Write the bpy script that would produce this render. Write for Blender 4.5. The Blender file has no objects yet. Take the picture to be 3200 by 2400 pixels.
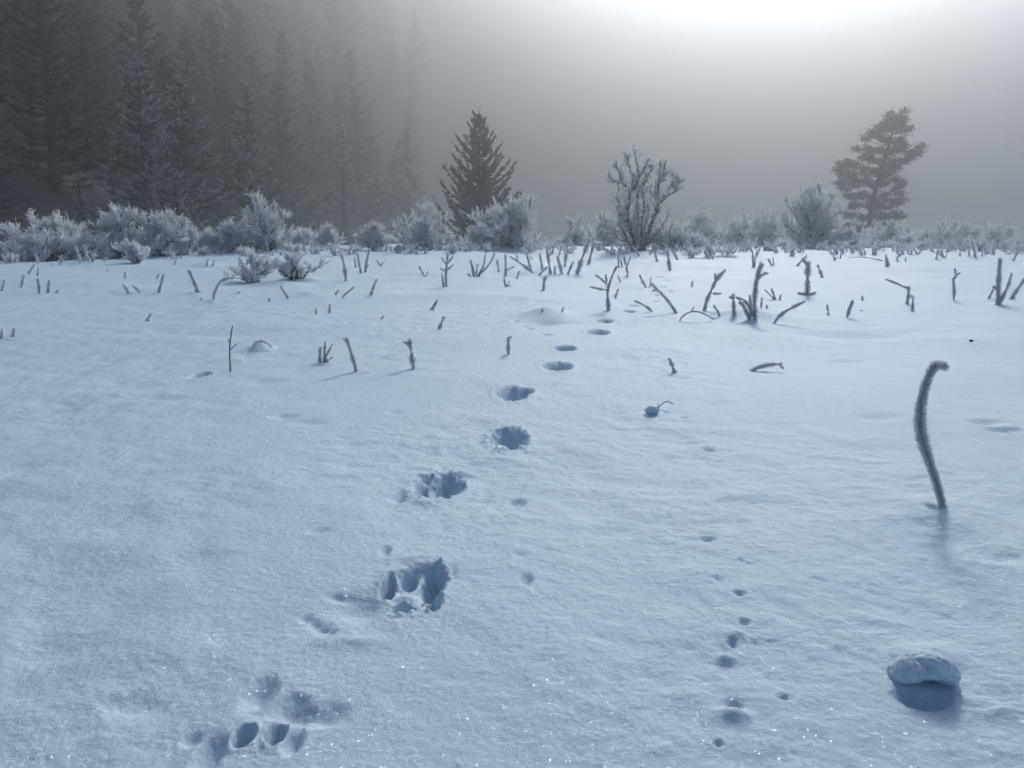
import bpy, math, random
import numpy as np
from mathutils import Vector

# ---------------------------------------------------------------- camera, sky, sun, exposure
scene = bpy.context.scene
col = scene.collection
R = math.radians
FPX, CX, CY = 2663.0, 1600.0, 1200.0          # focal length and centre in photograph pixels
PITCH = R(10.84)
CAM = np.array([0.0, 0.0, 0.55])

cam_data = bpy.data.cameras.new('camera')
cam_data.sensor_width = 36.0
cam_data.lens = 36.0 * FPX / 3200.0
cam_data.clip_start = 0.02
cam_data.clip_end = 3000.0
cam = bpy.data.objects.new('camera', cam_data)
col.objects.link(cam)
cam.location = CAM
cam.rotation_euler = (R(90) - PITCH, 0, 0)
scene.camera = cam

SUN_AZ, SUN_EL = R(15.0), R(32.5)
SUNV = Vector((math.sin(SUN_AZ) * math.cos(SUN_EL), math.cos(SUN_AZ) * math.cos(SUN_EL), math.sin(SUN_EL)))
world = bpy.data.worlds.new('World')
scene.world = world
world.use_nodes = True
wn = world.node_tree
bg = wn.nodes['Background']
sky = wn.nodes.new('ShaderNodeTexSky')
sky.sky_type = 'NISHITA'
sky.sun_disc = False
sky.sun_elevation = SUN_EL
sky.sun_rotation = SUN_AZ
sky.altitude = 1500
sky.air_density = 1.0
sky.dust_density = 2.5
sky.ozone_density = 1.0
wn.links.new(sky.outputs[0], bg.inputs['Color'])
bg.inputs['Strength'].default_value = 0.095

sun_data = bpy.data.lights.new('sun', 'SUN')
sun_data.energy = 2.65
sun_data.angle = R(7.0)
sun_data.color = (1.0, 0.99, 0.945)
sun = bpy.data.objects.new('sun', sun_data)
col.objects.link(sun)
sun.rotation_euler = (-SUNV).to_track_quat('-Z', 'Y').to_euler()
sun.location = SUNV * 60

vs = scene.view_settings
vs.view_transform = 'Standard'
vs.look = 'None'
vs.exposure = 0.04
vs.gamma = 1.0
vs.use_curve_mapping = False
scene.render.engine = 'CYCLES'
cy = scene.cycles
cy.use_denoising = True
cy.use_adaptive_sampling = True
cy.adaptive_threshold = 0.02
cy.denoiser = 'OPENIMAGEDENOISE'
cy.max_bounces = 8
cy.diffuse_bounces = 4
cy.glossy_bounces = 2
cy.transmission_bounces = 3
cy.volume_bounces = 3
cy.transparent_max_bounces = 4
cy.caustics_reflective = False
cy.caustics_refractive = False
cy.sample_clamp_indirect = 6.0

# ---------------------------------------------------------------- helpers: pixels, noise
_cp, _sp = math.cos(PITCH), math.sin(PITCH)


def ray(px, py):
    """direction of a photograph pixel in the world"""
    u = (px - CX) / FPX
    v = (CY - py) / FPX
    d = np.array([u, _cp + v * _sp, -_sp + v * _cp])
    return d / np.linalg.norm(d)


def at(px, py, Y):
    d = ray(px, py)
    return CAM + d * (Y / d[1])


def flat(px, py):
    d = ray(px, py)
    return CAM + d * (CAM[2] / -d[2])


def _hash(ix, iy, seed):
    h = (ix.astype(np.int64) * 374761393 + iy.astype(np.int64) * 668265263 + seed * 2147483647 + seed * 97531) & 0xFFFFFFFF
    h = ((h ^ (h >> 13)) * 1274126177) & 0xFFFFFFFF
    h = ((h ^ (h >> 16)) * 2246822519) & 0xFFFFFFFF
    return ((h ^ (h >> 15)) & 0xFFFFFF) / float(0xFFFFFF)


def vn(x, y, seed=0):
    """smooth value noise in -1..1"""
    ix = np.floor(x)
    iy = np.floor(y)
    fx = x - ix
    fy = y - iy
    fx = fx * fx * fx * (fx * (fx * 6 - 15) + 10)
    fy = fy * fy * fy * (fy * (fy * 6 - 15) + 10)
    a = _hash(ix, iy, seed)
    b = _hash(ix + 1, iy, seed)
    c = _hash(ix, iy + 1, seed)
    d = _hash(ix + 1, iy + 1, seed)
    return ((a * (1 - fx) + b * fx) * (1 - fy) + (c * (1 - fx) + d * fx) * fy) * 2 - 1


def fbm(x, y, oct_, seed, gain=0.5):
    s = np.zeros_like(x)
    amp = 1.0
    for o in range(oct_):
        c, t = math.cos(o * 1.1 + seed), math.sin(o * 1.1 + seed)
        s += amp * vn((x * c - y * t) * 2 ** o + 17.3 * o, (x * t + y * c) * 2 ** o - 9.1 * o, seed + o)
        amp *= gain
    return s


def sstep(a, b, x):
    t = np.clip((x - a) / (b - a), 0, 1)
    return t * t * (3 - 2 * t)


# ---------------------------------------------------------------- the snow surface: tracks, dents, drifts
PITS = []     # steep-walled holes: cx, cy, a, b, depth, softness, rim
MOUNDS = []   # soft rises and dips: cx, cy, a, b, height


def _ell(px, py, rx, ry):
    c = flat(px, py)
    a = abs(flat(px + rx, py)[0] - flat(px - rx, py)[0]) / 2
    n, f = flat(px, py + ry)[1], flat(px, py - ry)[1]
    return c[0], (n + f) / 2, a, (f - n) / 2


def pit(px, py, rx, ry, depth, soft=0.42, rim=0.06):
    PITS.append(_ell(px, py, rx, ry) + (depth, soft, rim))


def mound(px, py, rx, ry, h):
    MOUNDS.append(_ell(px, py, rx, ry) + (h,))


# paw prints, nearest first
for p in [(764, 2330, 36, 38, .034), (864, 2314, 32, 42, .036),
          (1298, 1852, 92, 84, .019), (1216, 1848, 26, 36, .040), (1278, 1818, 30, 28, .044), (1352, 1832, 44, 52, .050),
          (1262, 1906, 42, 34, .040), (1352, 1908, 34, 24, .040),
          (1370, 1518, 76, 44, .028), (1392, 1514, 54, 42, .054), (1320, 1524, 22, 32, .042),
          (1590, 1366, 56, 32, .055), (1602, 1233, 52, 20, .050), (1640, 1224, 30, 11, .030),
          (1742, 1146, 44, 15, .050), (1765, 1093, 34, 8, .042), (1868, 1044, 34, 10, .05),
          (1890, 1006, 24, 4.5, .035), (1978, 959, 18, 4.0, .035), (1968, 979, 16, 4.5, .035),
          (2050, 918, 14, 3.2, .03), (2068, 892, 13, 2.6, .03), (2080, 868, 13, 2.2, .03), (2062, 858, 12, 2.0, .03),
          (2046, 942, 12, 3.0, .03), (2004, 842, 16, 2.0, .03), (2090, 905, 12, 2.4, .03),
          (626, 1164, 28, 9, .040), (600, 1172, 26, 4, .012)]:
    pit(*p)
# soft collapsed edges and little dents
for p in [(918, 2346, 26, 40, .016), (655, 2380, 44, 56, .020), (812, 2195, 46, 48, .016), (915, 2245, 60, 40, .018), (1015, 2262, 80, 36, .012), (600, 2330, 30, 22, .008),
          (1305, 1788, 70, 20, .010), (1400, 1812, 26, 32, .008), (1440, 1484, 40, 12, .010),
          (1205, 1742, 16, 17, .011), (1245, 1558, 25, 16, .012), (1615, 1568, 26, 14, .012), (1645, 1830, 19, 19, .010),
          (1000, 1680, 36, 12, .007), (1060, 1885, 50, 10, .006), (958, 1950, 18, 14, .006), (982, 1964, 20, 13, .007), (1008, 1980, 22, 12, .007), (1036, 1994, 22, 11, .006),
          (2310, 1868, 17, 9, .009), (2325, 1961, 21, 10, .008), (2288, 2022, 16, 14, .008), (2262, 2042, 22, 14, .005),
          (2295, 2212, 32, 15, .009), (2315, 1761, 11, 5, .006), (2335, 1770, 12, 4, .004), (2242, 1824, 12, 8, .004),
          (2244, 2336, 14, 12, .007), (2210, 1693, 24, 8, .008), (2450, 2187, 26, 10, .006), (2360, 2020, 14, 10, .005),
          (2135, 1307, 14, 5, .010), (2215, 1405, 16, 7, .012), (2125, 1185, 30, 6, .008), (2080, 1290, 14, 5, .008),
          (1640, 1020, 12, 2.2, .014), (1655, 1029, 12, 2.0, .014), (1706, 1052, 20, 2.8, .016), (1610, 1008, 10, 2, .012),
          (1335, 1030, 40, 6, .004), (890, 1302, 40, 9, .010), (960, 1322, 60, 10, .007), (1230, 1290, 26, 8, .006),
          (2885, 2190, 74, 30, .018), (3100, 2178, 52, 12, .0035), (3135, 2198, 52, 12, .004), (3170, 2218, 52, 12, .004), (3205, 2240, 52, 12, .004), (3000, 1690, 110, 40, .010), (3120, 1745, 90, 26, .012),
          (2900, 1640, 70, 18, .010), (3080, 1325, 60, 9, .012), (3150, 1350, 70, 8, .012), (2960, 1460, 40, 12, .005),
          (2640, 1120, 60, 6, .010), (2760, 1310, 90, 10, .006), (830, 1190, 60, 10, .006), (520, 1245, 60, 9, .008),
          (620, 1780, 90, 40, .007), (300, 1650, 120, 50, .006), (160, 2060, 110, 60, .008), (420, 2230, 90, 40, .008),
          (2920, 1592, 24, 8, .010), (1000, 1136, 30, 4, .006), (1118, 1166, 30, 5, .008), (1296, 1160, 30, 5, .006)]:
    pit(*p, soft=0.75, rim=0.0)
# pushed-up snow and low drifts
for m in [(1125, 1918, 100, 44, -.016), (1010, 1975, 40, 20, -.006), (1090, 2030, 120, 22, .005), (1330, 1575, 60, 16, .006),
          (1575, 1395, 24, 9, .020), (2225, 1895, 30, 20, .004), (2285, 2250, 60, 22, .010), (2265, 2075, 40, 14, .008),
          (2310, 2000, 28, 12, .006), (1262, 1868, 40, 14, .010),
          (3060, 2200, 60, 18, .004), (3130, 2235, 70, 18, .006), (2895, 2068, 120, 40, .016), (815, 1084, 36, 6, .03),
          (1712, 992, 80, 14, .055), (1712, 1012, 70, 5, -.02),
          (2340, 992, 110, 10, .05), (2010, 806, 90, 7, .10), (2060, 797, 140, 6, .06), (2240, 800, 100, 5, .05),
          (640, 838, 40, 3, .05), (860, 882, 90, 6, .05), (930, 868, 70, 5, .04), (960, 925, 70, 5, .03),
          (480, 905, 200, 9, .03), (300, 820, 200, 5, .06), (1260, 776, 120, 5, .08), (1130, 795, 120, 5, .04),
          (1330, 798, 140, 4, .04), (1560, 782, 170, 4, .06), (2700, 800, 240, 6, .04), (3000, 808, 60, 4, .06),
          (1500, 930, 240, 14, .025), (2700, 1040, 260, 14, -.03), (620, 1040, 320, 18, -.025), (1900, 1120, 200, 20, -.01)]:
    mound(*m)


def height(x, y, fine=True):
    x = np.asarray(x, float)
    y = np.asarray(y, float)
    r = np.hypot(x, y)
    az = np.degrees(np.arctan2(x, np.maximum(y, 1e-6)))
    # the meadow ends at a low crest and dips towards the valley floor
    rc = 19.5 - 6.0 * sstep(-17, -30, az) + 0.8 * fbm(az * 0.13, az * 0 + 3.1, 3, 41)
    rc = np.where(y < 1, 30.0, rc)
    over = np.maximum(r - rc, 0)
    z = -6.0 * (1 - np.exp(-over * 0.014))
    z = z + 0.030 * sstep(2.5, 9, r) * fbm(x * 0.45, y * 0.45, 3, 5) + 0.012 * fbm(x * 1.1, y * 1.1, 2, 9)
    for cx, cy_, a, b, h in MOUNDS:
        q2 = ((x - cx) / a) ** 2 + ((y - cy_) / b) ** 2
        z = z + h * np.exp(-q2 * 1.3)
    near = 1 - sstep(5, 14, r)
    if fine:
        # lumpy wind-packed crust: rougher to the left and in patches
        patch = sstep(-0.25, 0.8, fbm(x * 1.6, y * 1.6, 2, 21)) + 0.55 * sstep(-0.15, -0.9, x / np.maximum(y, 0.3))
        lump = fbm(x * 9, y * 9, 3, 31, 0.6)
        z = z + near * (0.0010 + 0.0026 * patch) * lump
        left = sstep(-0.12, -0.5, x / np.maximum(y, 0.3)) + 0.4 * sstep(0.25, 0.55, x / np.maximum(y, 0.3))
        z = z + near * 0.0042 * left * fbm(x * 7.5 + 4, y * 6.0, 3, 171, 0.55)
        z = z + near * (0.00025 + 0.0007 * patch) * fbm(x * 46, y * 46, 2, 77, 0.6)
        z = z + (1 - sstep(2.5, 6, r)) * 0.0003 * fbm(x * 150, y * 150, 2, 99, 0.7)
        edge = (0.10 * vn(x * 48, y * 48, 51) + 0.07 * vn(x * 140, y * 140, 52) + 0.05 * vn(x * 330, y * 330, 53)) * (1 - 0.6 * sstep(1.5, 3.0, r))
    else:
        edge = 0.0 * x
    deep = np.zeros_like(z)
    soft_ = np.zeros_like(z)
    rim_ = np.zeros_like(z)
    for cx, cy_, a, b, d, s, rim in PITS:
        m = (np.abs(x - cx) < 2.4 * a) & (np.abs(y - cy_) < 2.4 * b)
        if not m.any():
            continue
        q = np.sqrt(((x[m] - cx) / a) ** 2 + ((y[m] - cy_) / b) ** 2) + edge[m]
        out_ = 1.16 if rim > 0 else 1.45
        pr = 1 - sstep(out_ - 1.9 * s, out_, q)
        if rim > 0:
            deep[m] = np.maximum(deep[m], d * pr)
            rim_[m] = np.maximum(rim_[m], d * rim * np.exp(-((q - 1.25) / 0.22) ** 2))
        else:
            soft_[m] = soft_[m] + d * pr * (1 + 0.7 * edge[m])
    if fine:
        near_pit = np.zeros_like(z)
        for cx, cy_, a, b, d, s, rim in PITS[:16]:
            m = (np.abs(x - cx) < 4 * a) & (np.abs(y - cy_) < 4 * b)
            near_pit[m] = np.maximum(near_pit[m], np.exp(-0.9 * (((x[m] - cx) / a) ** 2 + ((y[m] - cy_) / b) ** 2 - 1).clip(0)) * d)
        crumb = fbm(x * 95, y * 95, 3, 141, 0.65)
        z = z + near_pit * (0.035 * crumb + 0.13 * np.maximum(crumb - 0.35, 0) * (deep < 0.006))
    z = z - np.maximum(deep, soft_ * 0.9) - 0.25 * np.minimum(deep, soft_) + rim_ * (deep < 0.004)
    return z


def ground_at(x, y):
    return float(height(np.array([x]), np.array([y]))[0])


def hit(px, py):
    """where the sight line of a photograph pixel meets the snow"""
    d = ray(px, py)
    t = np.geomspace(0.5, 60, 500)
    P = CAM[None] + d[None] * t[:, None]
    below = P[:, 2] < height(P[:, 0], P[:, 1], False)
    i = int(np.argmax(below)) if below.any() else 380
    t = np.linspace(t[max(i - 1, 0)], t[i], 30)
    P = CAM[None] + d[None] * t[:, None]
    below = P[:, 2] < height(P[:, 0], P[:, 1], False)
    i = int(np.argmax(below)) if below.any() else 29
    return P[i]


# valley side with the dark forest on the left, extended behind the right
FOOT = [(-150, -30), (-40, 4), (-15, 20), (-13, 34), (-14, 50), (-12, 72), (-7, 100), (8, 128), (40, 142), (110, 138), (240, 110)]  # far bend to the right is an added backdrop that darkens the fog


def slope_height(x, y):
    x = np.asarray(x, float)
    y = np.asarray(y, float)
    best = np.full(x.shape, 1e9)
    sgn = np.ones(x.shape)
    for (x0, y0), (x1, y1) in zip(FOOT[:-1], FOOT[1:]):
        dx, dy = x1 - x0, y1 - y0
        L2 = dx * dx + dy * dy
        t = np.clip(((x - x0) * dx + (y - y0) * dy) / L2, 0, 1)
        d = np.hypot(x - x0 - t * dx, y - y0 - t * dy)
        s = np.sign(dx * (y - y0) - dy * (x - x0))
        m = d < best
        best = np.where(m, d, best)
        sgn = np.where(m, s, sgn)
    d = best * sgn
    z = -1.6 + np.where(d > 0, (0.85 + 0.15 * sstep(75, 120, y)) * d, 0.25 * d) + 0.7 * fbm(x * 0.06, y * 0.06, 3, 61)
    cap = 52.0 + 2.0 * fbm(x * 0.03, y * 0.03, 2, 66)  # ridge raised above the view to block sky light and darken the left
    return np.maximum(np.where(z > cap, cap + 0.05 * (z - cap), z), -10.0)


# ---------------------------------------------------------------- materials
def new_mat(name):
    m = bpy.data.materials.new(name)
    m.use_nodes = True
    nt = m.node_tree
    return m, nt, nt.nodes['Principled BSDF'], nt.nodes['Material Output']


def mat_snow():
    m, nt, p, out = new_mat('snow')
    N, L = nt.nodes, nt.links
    geo = N.new('ShaderNodeNewGeometry')
    n1 = N.new('ShaderNodeTexNoise'); n1.inputs['Scale'].default_value = 190; n1.inputs['Detail'].default_value = 6; n1.inputs['Roughness'].default_value = 0.7
    n2 = N.new('ShaderNodeTexNoise'); n2.inputs['Scale'].default_value = 3.0; n2.inputs['Detail'].default_value = 5
    L.new(geo.outputs['Position'], n1.inputs['Vector'])
    L.new(geo.outputs['Position'], n2.inputs['Vector'])
    ramp = N.new('ShaderNodeMix'); ramp.data_type = 'RGBA'
    ramp.inputs[6].default_value = (0.615, 0.785, 0.895, 1)
    ramp.inputs[7].default_value = (0.685, 0.84, 0.94, 1)
    L.new(n2.outputs['Fac'], ramp.inputs[0])
    L.new(ramp.outputs[2], p.inputs['Base Color'])
    p.inputs['Roughness'].default_value = 0.62
    p.inputs['Specular IOR Level'].default_value = 0.35
    b = N.new('ShaderNodeBump'); b.inputs['Strength'].default_value = 0.65; b.inputs['Distance'].default_value = 0.0035
    L.new(n1.outputs['Fac'], b.inputs['Height'])
    L.new(b.outputs['Normal'], p.inputs['Normal'])
    n3 = N.new('ShaderNodeTexNoise'); n3.inputs['Scale'].default_value = 420; n3.inputs['Detail'].default_value = 2
    L.new(geo.outputs['Position'], n3.inputs['Vector'])
    gr = N.new('ShaderNodeMapRange'); gr.inputs[1].default_value = 0.3; gr.inputs[2].default_value = 0.7; gr.inputs[3].default_value = 0.86; gr.inputs[4].default_value = 1.04
    L.new(n3.outputs['Fac'], gr.inputs[0])
    mul = N.new('ShaderNodeVectorMath'); mul.operation = 'SCALE'
    L.new(ramp.outputs[2], mul.inputs[0]); L.new(gr.outputs[0], mul.inputs['Scale'])
    L.new(mul.outputs[0], p.inputs['Base Color'])
    v2 = N.new('ShaderNodeTexVoronoi'); v2.inputs['Scale'].default_value = 95; v2.feature = 'SMOOTH_F1'
    L.new(geo.outputs['Position'], v2.inputs['Vector'])
    b2 = N.new('ShaderNodeBump'); b2.inputs['Strength'].default_value = 0.35; b2.inputs['Distance'].default_value = 0.004; b2.invert = True
    L.new(v2.outputs['Distance'], b2.inputs['Height'])
    L.new(b2.outputs['Normal'], b.inputs['Normal'])
    # ice grains that catch the sun: each grain is a tiny mirror with its own tilt
    vo = N.new('ShaderNodeTexVoronoi'); vo.inputs['Scale'].default_value = 680
    L.new(geo.outputs['Position'], vo.inputs['Vector'])
    sub = N.new('ShaderNodeVectorMath'); sub.operation = 'SUBTRACT'; sub.inputs[1].default_value = (0.5, 0.5, 0.5)
    L.new(vo.outputs['Color'], sub.inputs[0])
    sc = N.new('ShaderNodeVectorMath'); sc.operation = 'SCALE'; sc.inputs['Scale'].default_value = 1.7
    L.new(sub.outputs[0], sc.inputs[0])
    add = N.new('ShaderNodeVectorMath'); add.operation = 'ADD'
    L.new(geo.outputs['Normal'], add.inputs[0]); L.new(sc.outputs[0], add.inputs[1])
    nrm = N.new('ShaderNodeVectorMath'); nrm.operation = 'NORMALIZE'
    L.new(add.outputs[0], nrm.inputs[0])
    gl = N.new('ShaderNodeBsdfGlossy'); gl.inputs['Roughness'].default_value = 0.14
    gl.inputs['Color'].default_value = (0.95, 0.97, 1, 1)
    L.new(nrm.outputs[0], gl.inputs['Normal'])
    mx = N.new('ShaderNodeMixShader'); mx.inputs[0].default_value = 0.03
    L.new(p.outputs[0], mx.inputs[1]); L.new(gl.outputs[0], mx.inputs[2])
    L.new(mx.outputs[0], out.inputs['Surface'])
    return m


def mat_frost(name, c, trans=0.4):
    m, nt, p, out = new_mat(name)
    N, L = nt.nodes, nt.links
    p.inputs['Base Color'].default_value = (*c, 1)
    p.inputs['Roughness'].default_value = 0.55
    tr = N.new('ShaderNodeBsdfTranslucent'); tr.inputs['Color'].default_value = (*c, 1)
    mx = N.new('ShaderNodeMixShader'); mx.inputs[0].default_value = trans
    L.new(p.outputs[0], mx.inputs[1]); L.new(tr.outputs[0], mx.inputs[2])
    L.new(mx.outputs[0], out.inputs['Surface'])
    return m


def mat_mix(name, c0, c1, trans=0.15, rough=0.8):
    """bare colour c0 to frosted colour c1, by the frost each piece carries"""
    m, nt, p, out = new_mat(name)
    N, L = nt.nodes, nt.links
    a = N.new('ShaderNodeAttribute'); a.attribute_name = 'frost'
    mix = N.new('ShaderNodeMix'); mix.data_type = 'RGBA'
    mix.inputs[6].default_value = (*c0, 1); mix.inputs[7].default_value = (*c1, 1)
    L.new(a.outputs['Fac'], mix.inputs[0])
    L.new(mix.outputs[2], p.inputs['Base Color'])
    p.inputs['Roughness'].default_value = rough
    p.inputs['Specular IOR Level'].default_value = 0.2
    tr = N.new('ShaderNodeBsdfTranslucent')
    L.new(mix.outputs[2], tr.inputs['Color'])
    mx = N.new('ShaderNodeMixShader'); mx.inputs[0].default_value = trans
    L.new(p.outputs[0], mx.inputs[1]); L.new(tr.outputs[0], mx.inputs[2])
    L.new(mx.outputs[0], out.inputs['Surface'])
    return m


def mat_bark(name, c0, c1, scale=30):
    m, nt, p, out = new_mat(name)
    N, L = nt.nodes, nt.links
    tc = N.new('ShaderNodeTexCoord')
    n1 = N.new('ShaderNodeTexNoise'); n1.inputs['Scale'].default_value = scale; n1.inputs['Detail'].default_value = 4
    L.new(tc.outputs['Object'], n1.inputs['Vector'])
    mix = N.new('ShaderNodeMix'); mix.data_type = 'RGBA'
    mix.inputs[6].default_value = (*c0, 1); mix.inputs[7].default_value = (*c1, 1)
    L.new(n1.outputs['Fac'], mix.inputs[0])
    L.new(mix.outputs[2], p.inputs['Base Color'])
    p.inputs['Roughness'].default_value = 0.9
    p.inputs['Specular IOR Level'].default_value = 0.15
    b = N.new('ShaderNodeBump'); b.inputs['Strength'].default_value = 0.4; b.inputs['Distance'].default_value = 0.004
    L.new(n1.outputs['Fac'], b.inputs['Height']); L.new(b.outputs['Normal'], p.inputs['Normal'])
    return m


SNOW = mat_snow()
FROST = mat_frost('hoar_frost', (0.92, 0.93, 0.96), 0.5)
FROST_DIM = mat_mix('frosted_shoot', (0.50, 0.50, 0.51), (0.92, 0.93, 0.95), 0.5)
STEM = mat_bark('sage_stem', (0.035, 0.032, 0.030), (0.11, 0.10, 0.095), 60)
STALK = mat_bark('dry_stalk', (0.13, 0.12, 0.11), (0.26, 0.24, 0.22), 90)
BARK = mat_bark('conifer_bark', (0.03, 0.026, 0.022), (0.08, 0.07, 0.06), 12)
NEEDLE = mat_mix('spruce_needles', (0.022, 0.030, 0.026), (0.42, 0.45, 0.48), 0.12)
NEEDLE_PINE = mat_mix('pine_needles', (0.030, 0.036, 0.032), (0.42, 0.45, 0.48), 0.12)
NEEDLE_FOREST = mat_mix('forest_needles', (0.010, 0.013, 0.013), (0.52, 0.55, 0.58), 0.25)
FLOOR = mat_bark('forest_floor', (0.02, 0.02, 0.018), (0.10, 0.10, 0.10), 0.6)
DARK = mat_bark('dark_debris', (0.02, 0.018, 0.016), (0.06, 0.05, 0.045), 200)


# ---------------------------------------------------------------- mesh building
class MB:
    """collects triangles, then links them as one mesh object"""

    def __init__(self):
        self.v, self.f, self.a, self.n = [], [], [], 0

    def _add(self, V, F, A):
        self.v.append(V.reshape(-1, 3))
        self.f.append(F.reshape(-1, 3) + self.n)
        self.a.append(A.reshape(-1))
        self.n += V.reshape(-1, 3).shape[0]

    @staticmethod
    def _frame(D):
        D = D / np.maximum(np.linalg.norm(D, axis=1, keepdims=True), 1e-9)
        ref = np.where(np.abs(D[:, 2:3]) > 0.9, np.array([[1.0, 0, 0]]), np.array([[0, 0, 1.0]]))
        U = np.cross(D, ref)
        U /= np.maximum(np.linalg.norm(U, axis=1, keepdims=True), 1e-9)
        return D, U, np.cross(D, U)

    def spindle(self, P0, P1, W, frost=0.0, k=3, mid=0.55):
        P0, P1 = np.atleast_2d(P0), np.atleast_2d(P1)
        n = len(P0)
        if n == 0:
            return
        W = np.broadcast_to(np.asarray(W, float), (n,))
        fr = np.broadcast_to(np.asarray(frost, float), (n,))
        D, U, Vv = self._frame(P1 - P0)
        C = P0 + (P1 - P0) * mid
        ph = np.arange(n) * 1.7
        V = np.empty((n, k + 2, 3))
        V[:, 0], V[:, 1] = P0, P1
        for i in range(k):
            a = ph + 2 * math.pi * i / k
            V[:, 2 + i] = C + (U * np.cos(a)[:, None] + Vv * np.sin(a)[:, None]) * W[:, None]
        f = []
        for i in range(k):
            j = (i + 1) % k
            f += [[0, 2 + i, 2 + j], [1, 2 + j, 2 + i]]
        F = np.array(f)[None] + (np.arange(n) * (k + 2))[:, None, None]
        self._add(V, F, np.repeat(fr, k + 2))

    def blades(self, P0, P1, W, frost=0.0, mid=0.6):
        """thin crossed frost plates along a shoot"""
        n = len(P0)
        if n == 0:
            return
        W = np.broadcast_to(np.asarray(W, float), (n,))[:, None]
        fr = np.broadcast_to(np.asarray(frost, float), (n,))
        D, U, Vv = self._frame(P1 - P0)
        ph = (np.arange(n) * 2.399)[:, None]
        A, B = U * np.cos(ph) + Vv * np.sin(ph), Vv * np.cos(ph) - U * np.sin(ph)
        C = P0 + (P1 - P0) * mid
        V = np.stack([P0, P1, C + A * W, C - A * W, C + B * W, C - B * W], 1)
        F = np.array([[0, 2, 1], [0, 1, 3], [0, 4, 1], [0, 1, 5]])[None] + (np.arange(n) * 6)[:, None, None]
        self._add(V, F, np.repeat(fr, 6))

    def segs(self, P0, P1, R0, R1, frost=0.0, k=5):
        P0, P1 = np.atleast_2d(P0), np.atleast_2d(P1)
        n = len(P0)
        if n == 0:
            return
        R0 = np.broadcast_to(np.asarray(R0, float), (n,))
        R1 = np.broadcast_to(np.asarray(R1, float), (n,))
        D, U, Vv = self._frame(P1 - P0)
        V = np.empty((n, 2 * k + 1, 3))
        for i in range(k):
            a = 2 * math.pi * i / k
            O = U * math.cos(a) + Vv * math.sin(a)
            V[:, i] = P0 + O * R0[:, None]
            V[:, k + i] = P1 + O * R1[:, None]
        V[:, 2 * k] = P1 + D * R1[:, None] * 0.8
        f = []
        for i in range(k):
            j = (i + 1) % k
            f += [[i, j, k + j], [i, k + j, k + i], [k + i, k + j, 2 * k]]
        F = np.array(f)[None] + (np.arange(n) * (2 * k + 1))[:, None, None]
        self._add(V, F, np.repeat(np.broadcast_to(np.asarray(frost, float), (n,)), 2 * k + 1))

    def poly(self, pts, rad, frost=0.0, k=6):
        """one continuous tapering tube along a polyline"""
        pts = np.asarray(pts, float)
        n = len(pts)
        rad = np.broadcast_to(np.asarray(rad, float), (n,))
        T = np.gradient(pts, axis=0)
        D, U, Vv = self._frame(T)
        for i in range(1, n):      # keep the rings from twisting
            u = U[i - 1] - D[i] * np.dot(U[i - 1], D[i])
            U[i] = u / max(np.linalg.norm(u), 1e-9)
            Vv[i] = np.cross(D[i], U[i])
        V = np.empty((n * k + 1, 3))
        for i in range(k):
            a = 2 * math.pi * i / k
            V[i:n * k:k] = pts + (U * math.cos(a) + Vv * math.sin(a)) * rad[:, None]
        V[n * k] = pts[-1] + D[-1] * rad[-1]
        f = []
        for s in range(n - 1):
            for i in range(k):
                j = (i + 1) % k
                a, b, c, d = s * k + i, s * k + j, (s + 1) * k + j, (s + 1) * k + i
                f += [[a, b, c], [a, c, d]]
        f += [[(n - 1) * k + i, (n - 1) * k + (i + 1) % k, n * k] for i in range(k)]
        self._add(V, np.array(f), np.full(n * k + 1, float(frost)))

    def spikes(self, P, D, L, W, frost=1.0):
        n = len(P)
        if n == 0:
            return
        D, U, Vv = self._frame(D)
        L = np.broadcast_to(np.asarray(L, float), (n,))
        W = np.broadcast_to(np.asarray(W, float), (n,))
        ph = (np.arange(n) * 2.399)[:, None]
        A = U * np.cos(ph) + Vv * np.sin(ph)
        V = np.stack([P + A * W[:, None], P - A * W[:, None], P + D * L[:, None]], 1)
        F = np.array([[0, 1, 2]])[None] + (np.arange(n) * 3)[:, None, None]
        self._add(V, F, np.full(n * 3, float(frost)))

    def mesh(self, name):
        V = np.concatenate(self.v)
        F = np.concatenate(self.f)
        A = np.concatenate(self.a)
        me = bpy.data.meshes.new(name)
        me.vertices.add(len(V)); me.vertices.foreach_set('co', V.astype(np.float32).ravel())
        me.loops.add(F.size); me.loops.foreach_set('vertex_index', F.astype(np.int32).ravel())
        me.polygons.add(len(F)); me.polygons.foreach_set('loop_start', np.arange(0, F.size, 3, dtype=np.int32))
        at_ = me.attributes.new('frost', 'FLOAT', 'POINT')
        at_.data.foreach_set('value', A.astype(np.float32))
        me.update(calc_edges=True)
        return me

    def build(self, name, mat, parent=None, loc=None, stuff=False, smooth=False):
        me = self.mesh(name)
        me.materials.append(mat)
        if smooth:
            me.polygons.foreach_set('use_smooth', np.ones(len(me.polygons), bool))
        o = bpy.data.objects.new(name, me)
        col.objects.link(o)
        if parent:
            o.parent = parent
        if loc is not None:
            o.location = loc
        if stuff:
            o['kind'] = 'stuff'
        return o


def tag(o, label, cat, group=None):
    o['label'] = label
    o['category'] = cat
    if group:
        o['group'] = group
    return o


def empty(name, loc):
    o = bpy.data.objects.new(name, None)
    o.empty_display_size = 0.1
    col.objects.link(o)
    o.location = loc
    return o


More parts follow.
